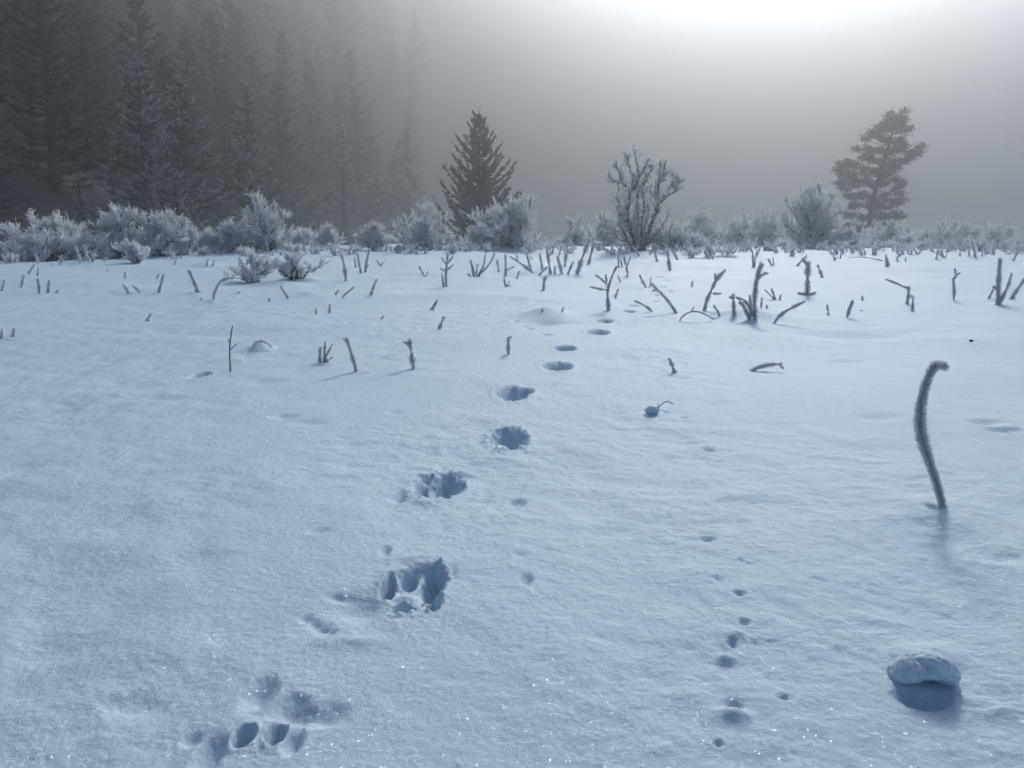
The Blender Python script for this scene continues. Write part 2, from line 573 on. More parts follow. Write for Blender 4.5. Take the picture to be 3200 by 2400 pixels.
def grid_object(name, X, Y, Z, mat, wrap=False):
    nr, nc = X.shape
    V = np.stack([X, Y, Z], -1).reshape(-1, 3)
    idx = np.arange(nr * nc).reshape(nr, nc)
    a, b = idx[:-1, :-1], idx[1:, :-1]
    c, d = idx[1:, 1:], idx[:-1, 1:]
    Q = np.stack([a, d, c, b], -1).reshape(-1, 4)
    if wrap:
        Q = np.concatenate([Q, np.stack([idx[:-1, -1], idx[:-1, 0], idx[1:, 0], idx[1:, -1]], -1).reshape(-1, 4)])
    me = bpy.data.meshes.new(name)
    me.vertices.add(len(V)); me.vertices.foreach_set('co', V.astype(np.float32).ravel())
    me.loops.add(Q.size); me.loops.foreach_set('vertex_index', Q.astype(np.int32).ravel())
    me.polygons.add(len(Q)); me.polygons.foreach_set('loop_start', np.arange(0, Q.size, 4, dtype=np.int32))
    me.polygons.foreach_set('use_smooth', np.ones(len(Q), bool))
    me.update(calc_edges=True)
    me.materials.append(mat)
    o = bpy.data.objects.new(name, me)
    col.objects.link(o)
    o['kind'] = 'structure'
    return o


# ---------------------------------------------------------------- ground and valley side
def build_ground():
    r = [0.004, 0.05, 0.12, 0.2]
    while r[-1] < 420:
        q = r[-1]
        k = 0.02 if q < 0.5 else 0.0045 if q < 0.7 else 0.003 if q < 2.3 else 0.0045 if q < 6 else 0.008 if q < 24 else 0.05
        r.append(q * (1 + k))
    r = np.array(r)
    half = R(37)
    fine_ = np.linspace(-half, half, 620)
    rest = np.linspace(half, 2 * math.pi - half, 122)[1:-1]
    a = np.concatenate([fine_, rest])
    A, Rr = np.meshgrid(a, r)
    X, Y = Rr * np.sin(A), Rr * np.cos(A)
    Z = height(X.ravel(), Y.ravel()).reshape(X.shape)
    return grid_object('snow_ground', X, Y, Z, SNOW, wrap=True)


build_ground()

gx, gy = np.meshgrid(np.linspace(-180, 240, 141), np.linspace(-50, 280, 121))
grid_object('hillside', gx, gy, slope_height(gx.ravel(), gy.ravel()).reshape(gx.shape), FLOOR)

# fog lying in the valley
HAZE_TOP = 60.0
hv = np.array([(x, y, z) for z in (-16.0, HAZE_TOP) for y in (-440.0, 440.0) for x in (-440.0, 440.0)])
me = bpy.data.meshes.new('haze')
me.from_pydata(hv.tolist(), [], [(0, 2, 3, 1), (4, 5, 7, 6), (0, 1, 5, 4), (2, 6, 7, 3), (0, 4, 6, 2), (1, 3, 7, 5)])
hm = bpy.data.materials.new('haze')
hm.use_nodes = True
hn = hm.node_tree
hn.nodes.remove(hn.nodes['Principled BSDF'])
pv = hn.nodes.new('ShaderNodeVolumePrincipled')
pv.inputs['Color'].default_value = (0.93, 0.95, 0.97, 1)
pv.inputs['Density'].default_value = 0.0088
pv.inputs['Anisotropy'].default_value = 0.90
hn.links.new(pv.outputs[0], hn.nodes['Material Output'].inputs['Volume'])
me.materials.append(hm)
haze = bpy.data.objects.new('haze', me)
col.objects.link(haze)
haze['kind'] = 'stuff'
haze['label'] = 'pale sunlit fog filling the valley'


# ---------------------------------------------------------------- conifers
def unit(a):
    return a / np.maximum(np.linalg.norm(a, axis=-1, keepdims=True), 1e-9)


def spruce_parts(seed, H, RAD, whorl, per, twig, droop=0.10, up=0.35, frost=0.25, power=0.85, low=0.04, width=0.035, lean=0.0, density=1.0):
    """trunk and crown of a spruce, as two builders around the origin"""
    g = np.random.default_rng(seed)
    trunk, crown = MB(), MB()
    zz = np.linspace(0, H * 0.985, 14)
    trunk.poly(np.stack([lean * zz + 0.01 * H * 0.3 * np.sin(zz), 0 * zz, zz - 0.3 * (zz == 0)], 1), 0.018 * H * (1 - zz / H) + 0.006 * H * 0.3, k=8)
    S0, S1, SR0, SR1 = [], [], [], []
    T0, T1, TW, TF = [], [], [], []
    z = low * H
    while z < H * 0.985:
        t = z / H
        L0 = RAD * (1 - t) ** power * (0.72 + 0.28 * min(1, t / 0.10)) + 0.010 * H
        n = max(4, int(per * (1 - 0.4 * t)))
        base_az = g.uniform(0, 6.28)
        for i in range(n):
            az = base_az + 6.2832 * i / n + g.normal(0, 0.25)
            L = L0 * g.uniform(0.55, 1.15) * (1.28 if g.random() < 0.10 else 1.0)
            out = np.array([math.cos(az), math.sin(az), 0])
            side = np.array([-math.sin(az), math.cos(az), 0])
            zb = z + g.normal(0, 0.3) * whorl
            rise = 0.12 + 0.50 * t
            m = 6
            s = np.linspace(0, 1, m)
            P = (out[None] * (s * L)[:, None]
                 + np.array([0, 0, 1.0])[None] * (zb + L * (rise * s - droop * 2.2 * (s * (1 - s)) * (1 - t) + up * s ** 3))[:, None])
            P[:, 0] += lean * P[:, 2]
            S0.append(P[:-1]); S1.append(P[1:])
            rr = (0.010 * H * 0.25 + 0.008 * L) * (1 - 0.9 * s) + 0.002
            SR0.append(rr[:-1]); SR1.append(rr[1:])
            nt_ = max(5, int(density * (5 + L / twig * 3.4)))
            u = np.sort(g.uniform(0.12, 1.0, nt_)) ** 0.8
            B = np.stack([np.interp(u, s, P[:, c]) for c in range(3)], 1)
            tl = twig * (1 - 0.6 * t) * (0.45 + 0.9 * (1 - u)) * g.uniform(0.6, 1.3, nt_)
            sg = g.choice([-1, 1], nt_)
            D = out[None] * 0.75 + side[None] * (sg * g.uniform(0.2, 1.0, nt_))[:, None] + np.array([0, 0, 1.0])[None] * g.normal(0.10, 0.32, nt_)[:, None]
            D = unit(D)
            T0.append(B - D * 0.1 * tl[:, None]); T1.append(B + D * tl[:, None])
            TW.append(width * g.uniform(0.7, 1.3, nt_))
            f = np.clip(g.beta(1.0, 2.2) * frost * 2.4 * (0.35 + 0.65 * u) + g.normal(0, 0.05, nt_), 0, 1)
            TF.append(f)
            # leading tip
            T0.append(P[-2:-1]); T1.append(P[-1:] + unit(P[-1:] - P[-2:-1]) * twig * 0.5 * (1 - 0.5 * t))
            TW.append(np.array([width])); TF.append(np.array([min(1, frost * 1.4)]))
        z += whorl * (1.15 - 0.45 * t) * g.uniform(0.8, 1.2)
    top = np.array([lean * H, 0, H * 0.93])
    for k_ in range(7):
        a = 6.28 * k_ / 6
        d = np.array([0.25 * math.cos(a), 0.25 * math.sin(a), 1.0]) if k_ < 6 else np.array([0, 0, 1.7])
        T0.append(top[None]); T1.append((top + d * 0.055 * H)[None]); TW.append(np.array([width * 0.8])); TF.append(np.array([frost]))
    crown.segs(np.concatenate(S0), np.concatenate(S1), np.concatenate(SR0), np.concatenate(SR1), 0.02, k=3)
    T0, T1, TW, TF = map(np.concatenate, (T0, T1, TW, TF))
    crown.spindle(T0, T1, TW, TF, k=3, mid=0.45)
    # needles that roughen each twig
    n = len(T0)
    for rep in range(2):
        u = g.uniform(0.1, 1.0, n)
        B = T0 + (T1 - T0) * u[:, None]
        D = unit(unit(T1 - T0) * 0.7 + g.normal(0, 0.6, (n, 3)))
        Ln = np.linalg.norm(T1 - T0, axis=1) * g.uniform(0.25, 0.5, n)
        crown.spindle(B, B + D * Ln[:, None], TW * 0.5, np.clip(TF * g.uniform(0.6, 1.5, n), 0, 1), k=3, mid=0.4)
    return trunk, crown


def place_tree(name, trunk, crown, needle, loc, label, group=None):
    o = empty(name, loc)
    trunk.build('trunk', BARK, o)
    crown.build('crown', needle, o)
    return tag(o, label, 'tree', group)


# the lone spruce in the middle of the meadow edge
SP = at(1497, 350, 29.0)
gz = ground_at(SP[0], SP[1])
tr, cr = spruce_parts(11, SP[2] - gz, 1.75, 0.17, 9, 0.22, droop=0.06, up=0.36, frost=0.14, power=0.95, low=0.05, width=0.036, density=2.1)
place_tree('spruce_tree', tr, cr, NEEDLE, (SP[0], SP[1], gz), 'dark lone spruce with upswept tips standing behind the frosted bushes')


def pine(seed):
    """the ragged pine: boughs end in round needle tufts, outline taken bough by bough"""
    g = np.random.default_rng(seed)
    Y = 37.0
    foot = at(2712, 735, Y)
    foot[2] = ground_at(foot[0], foot[1])
    T = [(2712, 735), (2722, 640), (2745, 560), (2770, 480), (2790, 410), (2800, 355)]
    TP = np.array([at(px, py, Y) for px, py in T])
    TP[0] = foot
    trunk, crown = MB(), MB()
    trunk.poly(TP - foot, np.array([.11, .09, .075, .055, .035, .015]), k=8)
    tips = [(2782, 352), (2800, 366), (2818, 355), (2826, 370), (2764, 380), (2838, 400), (2775, 405), (2822, 400), (2805, 400),
            (2735, 400), (2712, 415), (2730, 425), (2752, 430), (2790, 435), (2822, 428), (2700, 460), (2716, 470), (2745, 465), (2780, 470), (2812, 470),
            (2835, 455), (2858, 472), (2885, 452), (2868, 480), (2845, 495), (2700, 492), (2725, 500), (2760, 500), (2800, 505), (2830, 500),
            (2640, 505), (2655, 512), (2618, 525), (2625, 545), (2660, 540), (2690, 525), (2725, 535), (2765, 540), (2800, 535), (2640, 555),
            (2612, 570), (2630, 585), (2660, 575), (2695, 565), (2735, 575), (2775, 570), (2808, 560), (2825, 575), (2650, 610), (2690, 605),
            (2735, 610), (2780, 605), (2820, 605), (2665, 640), (2705, 640), (2750, 640), (2795, 640), (2815, 635), (2650, 670), (2690, 675),
            (2735, 670), (2780, 675), (2808, 668), (2645, 705), (2680, 710), (2720, 705), (2765, 705), (2798, 700), (2660, 735), (2700, 735), (2745, 730)]
    S0, S1, SR0, SR1, T0, T1, TW, TF = [], [], [], [], [], [], [], []
    for px, py in tips:
        for rep in range(2):
            dy = g.normal(0, 0.55) if rep else g.normal(0, 0.25)
            jx, jy = (g.normal(0, 13), g.normal(0, 11)) if rep else (0, 0)
            tip = at(px + jx, py + jy, Y + dy) - foot
            zb = np.clip(tip[2] - g.uniform(-0.1, 0.6) * np.linalg.norm(tip[:2]) - 0.1, 0.2, TP[-1][2] - foot[2])
            b = np.array([np.interp(zb, TP[:, 2] - foot[2], TP[:, c] - foot[c]) for c in range(2)] + [zb])
            mid = (b + tip) / 2 + np.array([0, 0, -0.06])
            S0 += [b, mid]; S1 += [mid, tip]; SR0 += [.012, .009]; SR1 += [.009, .005]
            n = 120
            D = unit(unit(tip - b)[None] * 0.55 + g.normal(0, 0.75, (n, 3)) + np.array([[0, 0, 0.25]]))
            O = tip[None] + g.normal(0, 1, (n, 3)) * np.array([[0.10, 0.10, 0.055]]) - unit(tip - b)[None] * g.uniform(0, 0.35, n)[:, None]
            T0.append(O); T1.append(O + D * g.uniform(0.08, 0.18, n)[:, None]); TW.append(g.uniform(.014, .024, n)); TF.append(np.clip(g.beta(1.2, 4, n) * 0.6, 0, 1))
    crown.segs(np.array(S0), np.array(S1), np.array(SR0), np.array(SR1), 0.03, k=4)
    crown.spindle(np.concatenate(T0), np.concatenate(T1), np.concatenate(TW), np.concatenate(TF), k=3, mid=0.4)
    place_tree('pine_tree', trunk, crown, NEEDLE_PINE, foot, 'ragged pine with uneven crown fading into the fog on the right')


pine(5)

# forest on the valley side: a few master trees, copied
MASTERS = []
for i, (h, rad, fr_) in enumerate([(12, 2.7, .50), (12, 2.3, .50), (12, 3.0, .45), (12, 1.8, .45), (12, 2.5, .45), (12, 2.8, .13), (12, 2.3, .16), (12, 3.0, .10), (12, 2.5, .20)]):
    t_, c_ = spruce_parts(100 + i, h, rad, 0.46, 7, 0.50, droop=0.16, up=0.18, frost=fr_, power=0.92 + 0.1 * (i % 2), low=0.05, width=0.085, density=1.1)
    tm, cm = t_.mesh('trunk'), c_.mesh('crown')
    tm.materials.append(BARK); cm.materials.append(NEEDLE_FOREST)
    MASTERS.append((tm, cm))


def forest_tree(k, x, y, z, h, wide, rz, label, group=None):
    o = empty('fir_tree', (x, y, z))
    s = h / 12.0
    o.scale = (s * wide, s * wide, s)
    o.rotation_euler = (0, 0, rz)
    for nm, me_ in zip(('trunk', 'crown'), MASTERS[k % len(MASTERS)]):
        c = bpy.data.objects.new(nm, me_)
        col.objects.link(c)
        c.parent = o
    return tag(o, label, 'tree', group)


rf = np.random.default_rng(7)
NAMED = [(425, 170, 32, 1.0, 0, 'tall dark fir with frosted right edge, tallest clear one left of the spruce'),
         (560, 235, 34.5, 1.15, 2, 'broad fir just right of the tallest dark fir'),
         (765, 245, 42, 1.0, 1, 'tall pointed fir with pale frosted flank above the peaked sagebrush'),
         (1065, 370, 66, 0.95, 3, 'hazy slim fir midway between the peaked sagebrush and the lone spruce'),
         (1270, 385, 78, 1.0, 1, 'pale hazy fir just left of the lone spruce'),
         (545, 552, 26, 0.95, 4, 'small young fir right behind the twin left sagebrush'),
         (345, 535, 25, 0.85, 3, 'small slim fir behind the left sagebrush, left of another young fir'),
         (243, 540, 25.5, 0.75, 3, 'leftmost of the three small firs behind the left sagebrush'),
         (455, 612, 25, 0.9, 4, 'tiny young fir peeking between two small firs behind the left sagebrush'),
         (1072, 558, 50, 0.55, 3, 'narrow spire-like fir standing alone in the fog gap right of the peaked sagebrush'),
         (915, 590, 42, 0.9, 0, 'low dim fir behind the peaked sagebrush on its right')]
taken = []
for px, py, Y, wide, k, lab in NAMED:
    P = at(px, py, Y)
    zb = max(float(slope_height(np.array([P[0]]), np.array([P[1]]))[0]), ground_at(P[0], P[1])) - 0.2
    forest_tree(k, P[0], P[1], zb, P[2] - zb, wide * 1.25, rf.uniform(0, 6), lab)
    taken.append((P[0], P[1]))
n = 0
tries = 0
WILD = []
while n < 135 and tries < 30000:
    tries += 1
    y = rf.uniform(21, 62) if rf.random() < 0.6 else rf.uniform(62, 190)
    x = rf.uniform(-62, 12) if y < 90 else rf.uniform(-40, 90)
    az = math.degrees(math.atan2(x, y))
    if az < -36 or az > -6 or (az > -14 and y < 66):
        continue
    if min([math.hypot(x - a, y - b) for a, b in taken]) < (3.4 if y < 62 else 3.6):
        continue
    zb = float(slope_height(np.array([x]), np.array([y]))[0]) - 0.2
    h = rf.uniform(5.5, 8.5) * (1 + 0.5 * min(1, max(0, (y - 30) / 40)))
    if zb + h > 56 or zb < -1.9:
        continue
    q = (x / y * FPX + CX)
    if q > 1150:
        h *= 0.75
    if min(abs(x / y - a / b) * y for a, b in taken[:11] if b > y - 0.1) < 2.4 if any(b > y - 0.1 for a, b in taken[:11]) else False:
        continue
    taken.append((x, y))
    WILD.append((x, y, zb, h, 5 + int(rf.integers(0, 4)), rf.uniform(1.1, 1.55), rf.uniform(0, 6)))
    n += 1


MARKS = [(120, 'the wide leaning bush'), (375, 'the dark-centred sagebrush'), (505, 'the upright twin sagebrush'), (655, 'the gap left of the peaked sagebrush'),
         (838, 'the peaked sagebrush'), (1018, 'the small round bush standing apart'), (1170, 'the low spreading sagebrush'),
         (1330, 'the rounded sagebrush'), (1595, 'the broad pale sagebrush'), (1840, 'the pair of hazy bushes'), (1990, 'the tall bare shrub'),
         (2150, 'the sagebrush right of the tall shrub'), (2300, 'the dim hazy bush'), (2410, 'the bush left of the large white bush'),
         (2530, 'the large white bush'), (2720, 'the ragged pine'), (2925, 'the rounded grey bush'), (3110, 'the bush at the right edge')]
ORD = ['first', 'second', 'third', 'fourth', 'fifth', 'sixth', 'seventh', 'eighth', 'ninth', 'tenth', 'eleventh', 'twelfth', 'thirteenth', 'fourteenth', 'fifteenth', 'sixteenth', 'seventeenth', 'eighteenth', 'nineteenth', 'twentieth']


def told_apart(items):
    """items: (photograph x, key); returns the landmark and the place from the left for each"""
    near = [(min(MARKS, key=lambda m: abs(m[0] - px))[1], key) for px, key in items]
    out = [None] * len(items)
    for k_ in set(near):
        ids = sorted([i for i, q in enumerate(near) if q == k_], key=lambda i: items[i][0])
        for r_, i in enumerate(ids):
            out[i] = (k_[0], ORD[min(r_, 19)] if len(ids) > 1 else None)
    return out


def tone(y):
    return 'dark near fir' if y < 36 else 'grey fir' if y < 62 else 'faint far fir'


spots = [(CX + FPX * w[0] / w[1], tone(w[1])) for w in WILD]
for w, (px_, tn), (mark, o_) in zip(WILD, spots, told_apart(spots)):
    grp = {'dark near fir': 'dark firs at the foot of the slope', 'grey fir': 'grey firs on the slope', 'faint far fir': 'faint firs in the fog'}[tn]
    forest_tree(w[4], w[0], w[1], w[2], w[3], w[5], w[6], f"{tn} above {mark}" + (f", {o_} from left" if o_ else ''), grp)


# ---------------------------------------------------------------- frosted sagebrush
def bez(a, b, c, t):
    t = t[:, None]
    return a[None] * (1 - t) ** 2 + 2 * b[None] * t * (1 - t) + c[None] * t ** 2


def sagebrush(seed, w, h, lean=0.0, n_main=10, n_sec=9, n_sh=6, shoot=0.125, fat=0.0135, frost=(0.6, 1.0), peak=None, thick=0.020):
    g = np.random.default_rng(seed)
    wood, leaf = MB(), MB()
    S0, S1, A, B = [], [], [], []
    T0, T1, TW, TF = [], [], [], []
    upv = np.array([0, 0, 1.0])

    def shoots(P, D, k, scale=1.0):
        n = len(P)
        P = np.repeat(P, k, 0); D = np.repeat(D, k, 0)
        n = len(P)
        d = unit(D * 0.55 + upv * 0.70 + g.normal(0, 0.34, (n, 3)))
        L = shoot * scale * g.uniform(0.45, 1.5, n)
        o = P + g.normal(0, 0.012, (n, 3))
        T0.append(o); T1.append(o + d * L[:, None])
        TW.append(fat * scale ** 0.5 * g.uniform(0.6, 1.3, n))
        TF.append(np.clip(g.normal(0.5 * (frost[0] + frost[1]), 0.5 * (frost[1] - frost[0]), n), 0, 1))

    for i in range(n_main):
        az = 6.2832 * (i + g.uniform(-0.3, 0.3)) / n_main
        el = R(90) * g.uniform(0.04, 1.0)
        k = g.uniform(0.62, 1.08)
        end = np.array([math.cos(az) * math.cos(el) * w / 2 * k, math.sin(az) * math.cos(el) * w / 2 * k, h * (0.14 + 0.80 * math.sin(el)) * k])
        if peak is not None and i == 0:
            end = np.array([peak, 0, h])
        end[0] += lean * end[2]
        ctl = np.array([end[0] * 0.30, end[1] * 0.30, end[2] * 0.55])
        t = np.linspace(0, 1, 7)
        P = bez(np.array([g.normal(0, 0.03), g.normal(0, 0.03), -0.05]), ctl, end, t)
        P[1:-1] += g.normal(0, 0.012, (5, 3))
        rr = thick * (1 - 0.8 * t) * g.uniform(0.7, 1.2)
        S0.append(P[:-1]); S1.append(P[1:]); A.append(rr[:-1]); B.append(rr[1:])
        shoots(P[-1:], unit(P[-1:] - P[-2:-1]), 5, 1.25)
        for j in range(n_sec):
            u = g.uniform(0.22, 1.0)
            b = np.array([np.interp(u, t, P[:, c]) for c in range(3)])
            outw = unit(end - np.array([0, 0, 0.25 * h]))
            d = unit(outw * 0.55 + upv * 0.25 + g.normal(0, 0.65, 3))
            L = h * g.uniform(0.14, 0.32)
            e = b + d * L
            e[2] = max(e[2], 0.03)
            # keep inside a rough dome so the outline stays that of the bush
            q = math.sqrt(((e[0] - lean * e[2]) / (w / 2)) ** 2 + (e[1] / (w / 2)) ** 2 + (e[2] / h) ** 2)
            if q > 1.06 and not (peak is not None and i == 0):
                e = b + (e - b) * 0.45
            m = (b + e) / 2 + g.normal(0, 0.03 * h, 3)
            tt = np.linspace(0, 1, 4)
            Q = bez(b, m, e, tt)
            S0.append(Q[:-1]); S1.append(Q[1:])
            r2 = 0.35 * thick * (1 - 0.7 * tt)
            A.append(r2[:-1]); B.append(r2[1:])
            us = g.uniform(0.25, 1.0, n_sh)
            Pt = np.stack([np.interp(us, tt, Q[:, c]) for c in range(3)], 1)
            shoots(Pt, np.repeat(unit(e - b)[None], n_sh, 0), 1)
            shoots(e[None], unit(e - b)[None], 3, 1.1)
    wood.segs(np.concatenate(S0), np.concatenate(S1), np.concatenate(A), np.concatenate(B), k=4)
    T0, T1, TW, TF = map(np.concatenate, (T0, T1, TW, TF))
    leaf.blades(T0, T1, TW, TF)
    # rime needles on each shoot
    n = len(T0)
    for rep in range(4):
        u = g.uniform(0.25, 1.0, n)
        P = T0 + (T1 - T0) * u[:, None]
        D = unit(unit(T1 - T0) * 0.6 + g.normal(0, 0.7, (n, 3)))
        Ln = np.linalg.norm(T1 - T0, axis=1) * 0.42
        leaf.spikes(P, D, Ln * g.uniform(0.5, 1.2, n), TW * 0.55, 1.0)
    return wood, leaf


def place_bush(name, cat, px, base_py, w_px, top_py, label, Y=None, seed=1, group=None, **kw):
    if Y is None:
        P = hit(px, base_py)
    else:
        P = at(px, base_py, Y)
        P[2] = ground_at(P[0], P[1]) - 0.02
    top = at(px, top_py, P[1])
    h = top[2] - P[2]
    h = max(0.7 * h, h - 0.10)
    w = w_px / FPX * P[1]
    wood, leaf = sagebrush(seed, w, h, **kw)
    o = empty(name, P)
    wood.build('branches', STEM, o)
    leaf.build('frosted_shoots', FROST_DIM, o, stuff=True)
    return tag(o, label, cat, group)


BUSHES = [
    # px, base, width, top, depth, label, options
    (170, 805, 330, 645, 12.6, 'wide wind-leaning sagebrush at the far left, spiky on its left side', dict(lean=-0.22, n_main=14, n_sec=11)),
    (95, 806, 110, 742, 12.0, 'low grey sagebrush under the wide leaning bush at far left', dict(n_main=7)),
    (375, 795, 190, 655, 13.4, 'dark-centred sagebrush just right of the wide leaning bush', dict(n_main=12, n_sec=10)),
    (505, 795, 170, 645, 14.0, 'upright sagebrush, right one of the twin dark bushes at left', dict(n_main=12, n_sec=10)),
    (585, 790, 95, 700, 14.4, 'small rounded sagebrush at the right foot of the twin dark bushes', dict(n_main=7)),
    (655, 790, 85, 722, 15.0, 'low frosted bush in the gap left of the peaked sagebrush', dict(n_main=7)),
    (725, 788, 100, 690, 15.2, 'roundish sagebrush touching the left side of the peaked sagebrush', dict(n_main=8)),
    (838, 786, 200, 618, 15.5, 'peaked sagebrush with tall thin spike and dark base', dict(n_main=13, n_sec=10, peak=-0.16)),
    (945, 782, 85, 715, 16.5, 'low pale bush at the right foot of the peaked sagebrush', dict(n_main=7)),
    (1018, 780, 75, 705, 17.5, 'small round bush standing apart right of the peaked sagebrush', dict(n_main=8)),
    (1170, 786, 140, 700, 16.5, 'low spreading sagebrush left of the bush before the lone spruce', dict(n_main=9)),
    (1330, 790, 215, 638, 15.8, 'full rounded sagebrush in front of the lone spruce on its left', dict(n_main=13, n_sec=10)),
    (1595, 780, 280, 622, 16.2, 'broad pale sagebrush in front of the lone spruce on its right', dict(n_main=16, n_sec=11, peak=0.4)),
    (1490, 780, 90, 712, 16.0, 'low frosted sprigs at the left foot of the broad pale sagebrush', dict(n_main=6)),
    (1790, 775, 100, 665, 21.0, 'hazy bush left of the tall bare shrub, left one of a pair', dict(n_main=8)),
    (1890, 775, 130, 665, 21.5, 'hazy bush close behind the tall bare shrub on its left', dict(n_main=10)),
    (2120, 800, 150, 690, 15.2, 'frosted sagebrush crowding the right foot of the tall bare shrub', dict(n_main=11, frost=(0.6, 1.0))),
    (2185, 778, 170, 640, 22.0, 'hazy tall bush right behind the tall bare shrub', dict(n_main=11)),
    (2300, 776, 130, 668, 23.0, 'dim hazy bush between the tall bare shrub and the large white bush', dict(n_main=9)),
    (2395, 776, 150, 640, 22.0, 'hazy bush touching the left side of the large white bush', dict(n_main=10)),
    (2530, 772, 230, 582, 19.0, 'large white rounded bush left of the ragged pine', dict(n_main=15, n_sec=12, frost=(0.6, 1.0))),
    (2645, 774, 110, 715, 18.0, 'low white bush at the foot of the ragged pine', dict(n_main=8, frost=(0.6, 1.0))),
    (2770, 772, 190, 672, 22.0, 'hazy bush in front of the right side of the ragged pine', dict(n_main=11)),
    (2820, 772, 100, 740, 18.5, 'ankle-high white bush right of the ragged pine, nearest of its row', dict(n_main=7, frost=(0.6, 1.0))),
    (2925, 772, 190, 655, 24.0, 'rounded grey bush in the fog right of the ragged pine', dict(n_main=11)),
    (3020, 772, 110, 695, 24.0, 'small grey bush second from the right edge of the picture', dict(n_main=8)),
    (3110, 772, 140, 682, 25.0, 'faint bush with dark stems at the far right edge', dict(n_main=9)),
]
for i, (px, by, w, top, Y, lab, kw) in enumerate(BUSHES):
    big = w * Y / FPX
    kw['n_main'] = int(kw['n_main'] * (1.15 if Y < 18 else 1.5))
    kw['n_sec'] = int(kw.get('n_sec', 9) * 1.15)
    kw.setdefault('n_sh', 5 + int(2 * big))
    place_bush('sagebrush', 'bush', px, by, w, top, lab, Y=Y, seed=300 + i, **kw)

# low, thickly rimed clumps in front of the bushes
place_bush('frosted_shrub', 'shrub', 422, 822, 130, 750, 'white rimed low clump before the twin dark bushes', seed=401, n_main=8, n_sec=6, n_sh=6, shoot=0.075, fat=0.016, frost=(0.9, 1), thick=0.014)
place_bush('frosted_shrub', 'shrub', 800, 880, 210, 775, 'sprawling white rimed shrub, left one of two low shrubs in the snow', seed=402, n_main=9, n_sec=5, n_sh=4, shoot=0.06, fat=0.012, frost=(0.9, 1), lean=-0.15, thick=0.012)
place_bush('frosted_shrub', 'shrub', 925, 873, 190, 748, 'upright white rimed shrub beside the sprawling one', seed=403, n_main=9, n_sec=5, n_sh=4, shoot=0.06, fat=0.012, frost=(0.9, 1), thick=0.012)


TUFTS = [(35, 822, 26), (130, 818, 30), (215, 812, 26), (300, 806, 34), (480, 800, 30), (560, 798, 34), (640, 797, 26), (760, 800, 34), (985, 792, 34), (1045, 800, 44), (1105, 792, 30),
         (1245, 790, 26), (1415, 790, 30), (1450, 786, 40), (1520, 788, 26), (1655, 790, 38), (1725, 780, 40), (1775, 790, 34), (1870, 782, 30), (1925, 796, 44),
         (2160, 804, 50), (2215, 800, 40), (2275, 796, 44), (2340, 786, 40), (2400, 784, 34), (2450, 780, 44), (2575, 782, 34), (2625, 780, 40), (2690, 782, 34), (2745, 780, 34),
         (2815, 784, 30), (2880, 782, 36), (2965, 784, 34), (3015, 786, 44), (3075, 786, 40), (3140, 788, 36), (3180, 790, 44)]
for i, ((px, py, h_), (mark, o_)) in enumerate(zip(TUFTS, told_apart([(q[0], 0) for q in TUFTS]))):
    place_bush('frosted_tuft', 'tuft', px, py, h_ * 1.7, py - h_, 'low white tuft by ' + mark + (f', {o_} from left' if o_ else ''), seed=500 + i,
               group='low white tufts along the crest', n_main=6, n_sec=3, n_sh=3, shoot=0.05, fat=0.010, frost=(0.9, 1), thick=0.006)


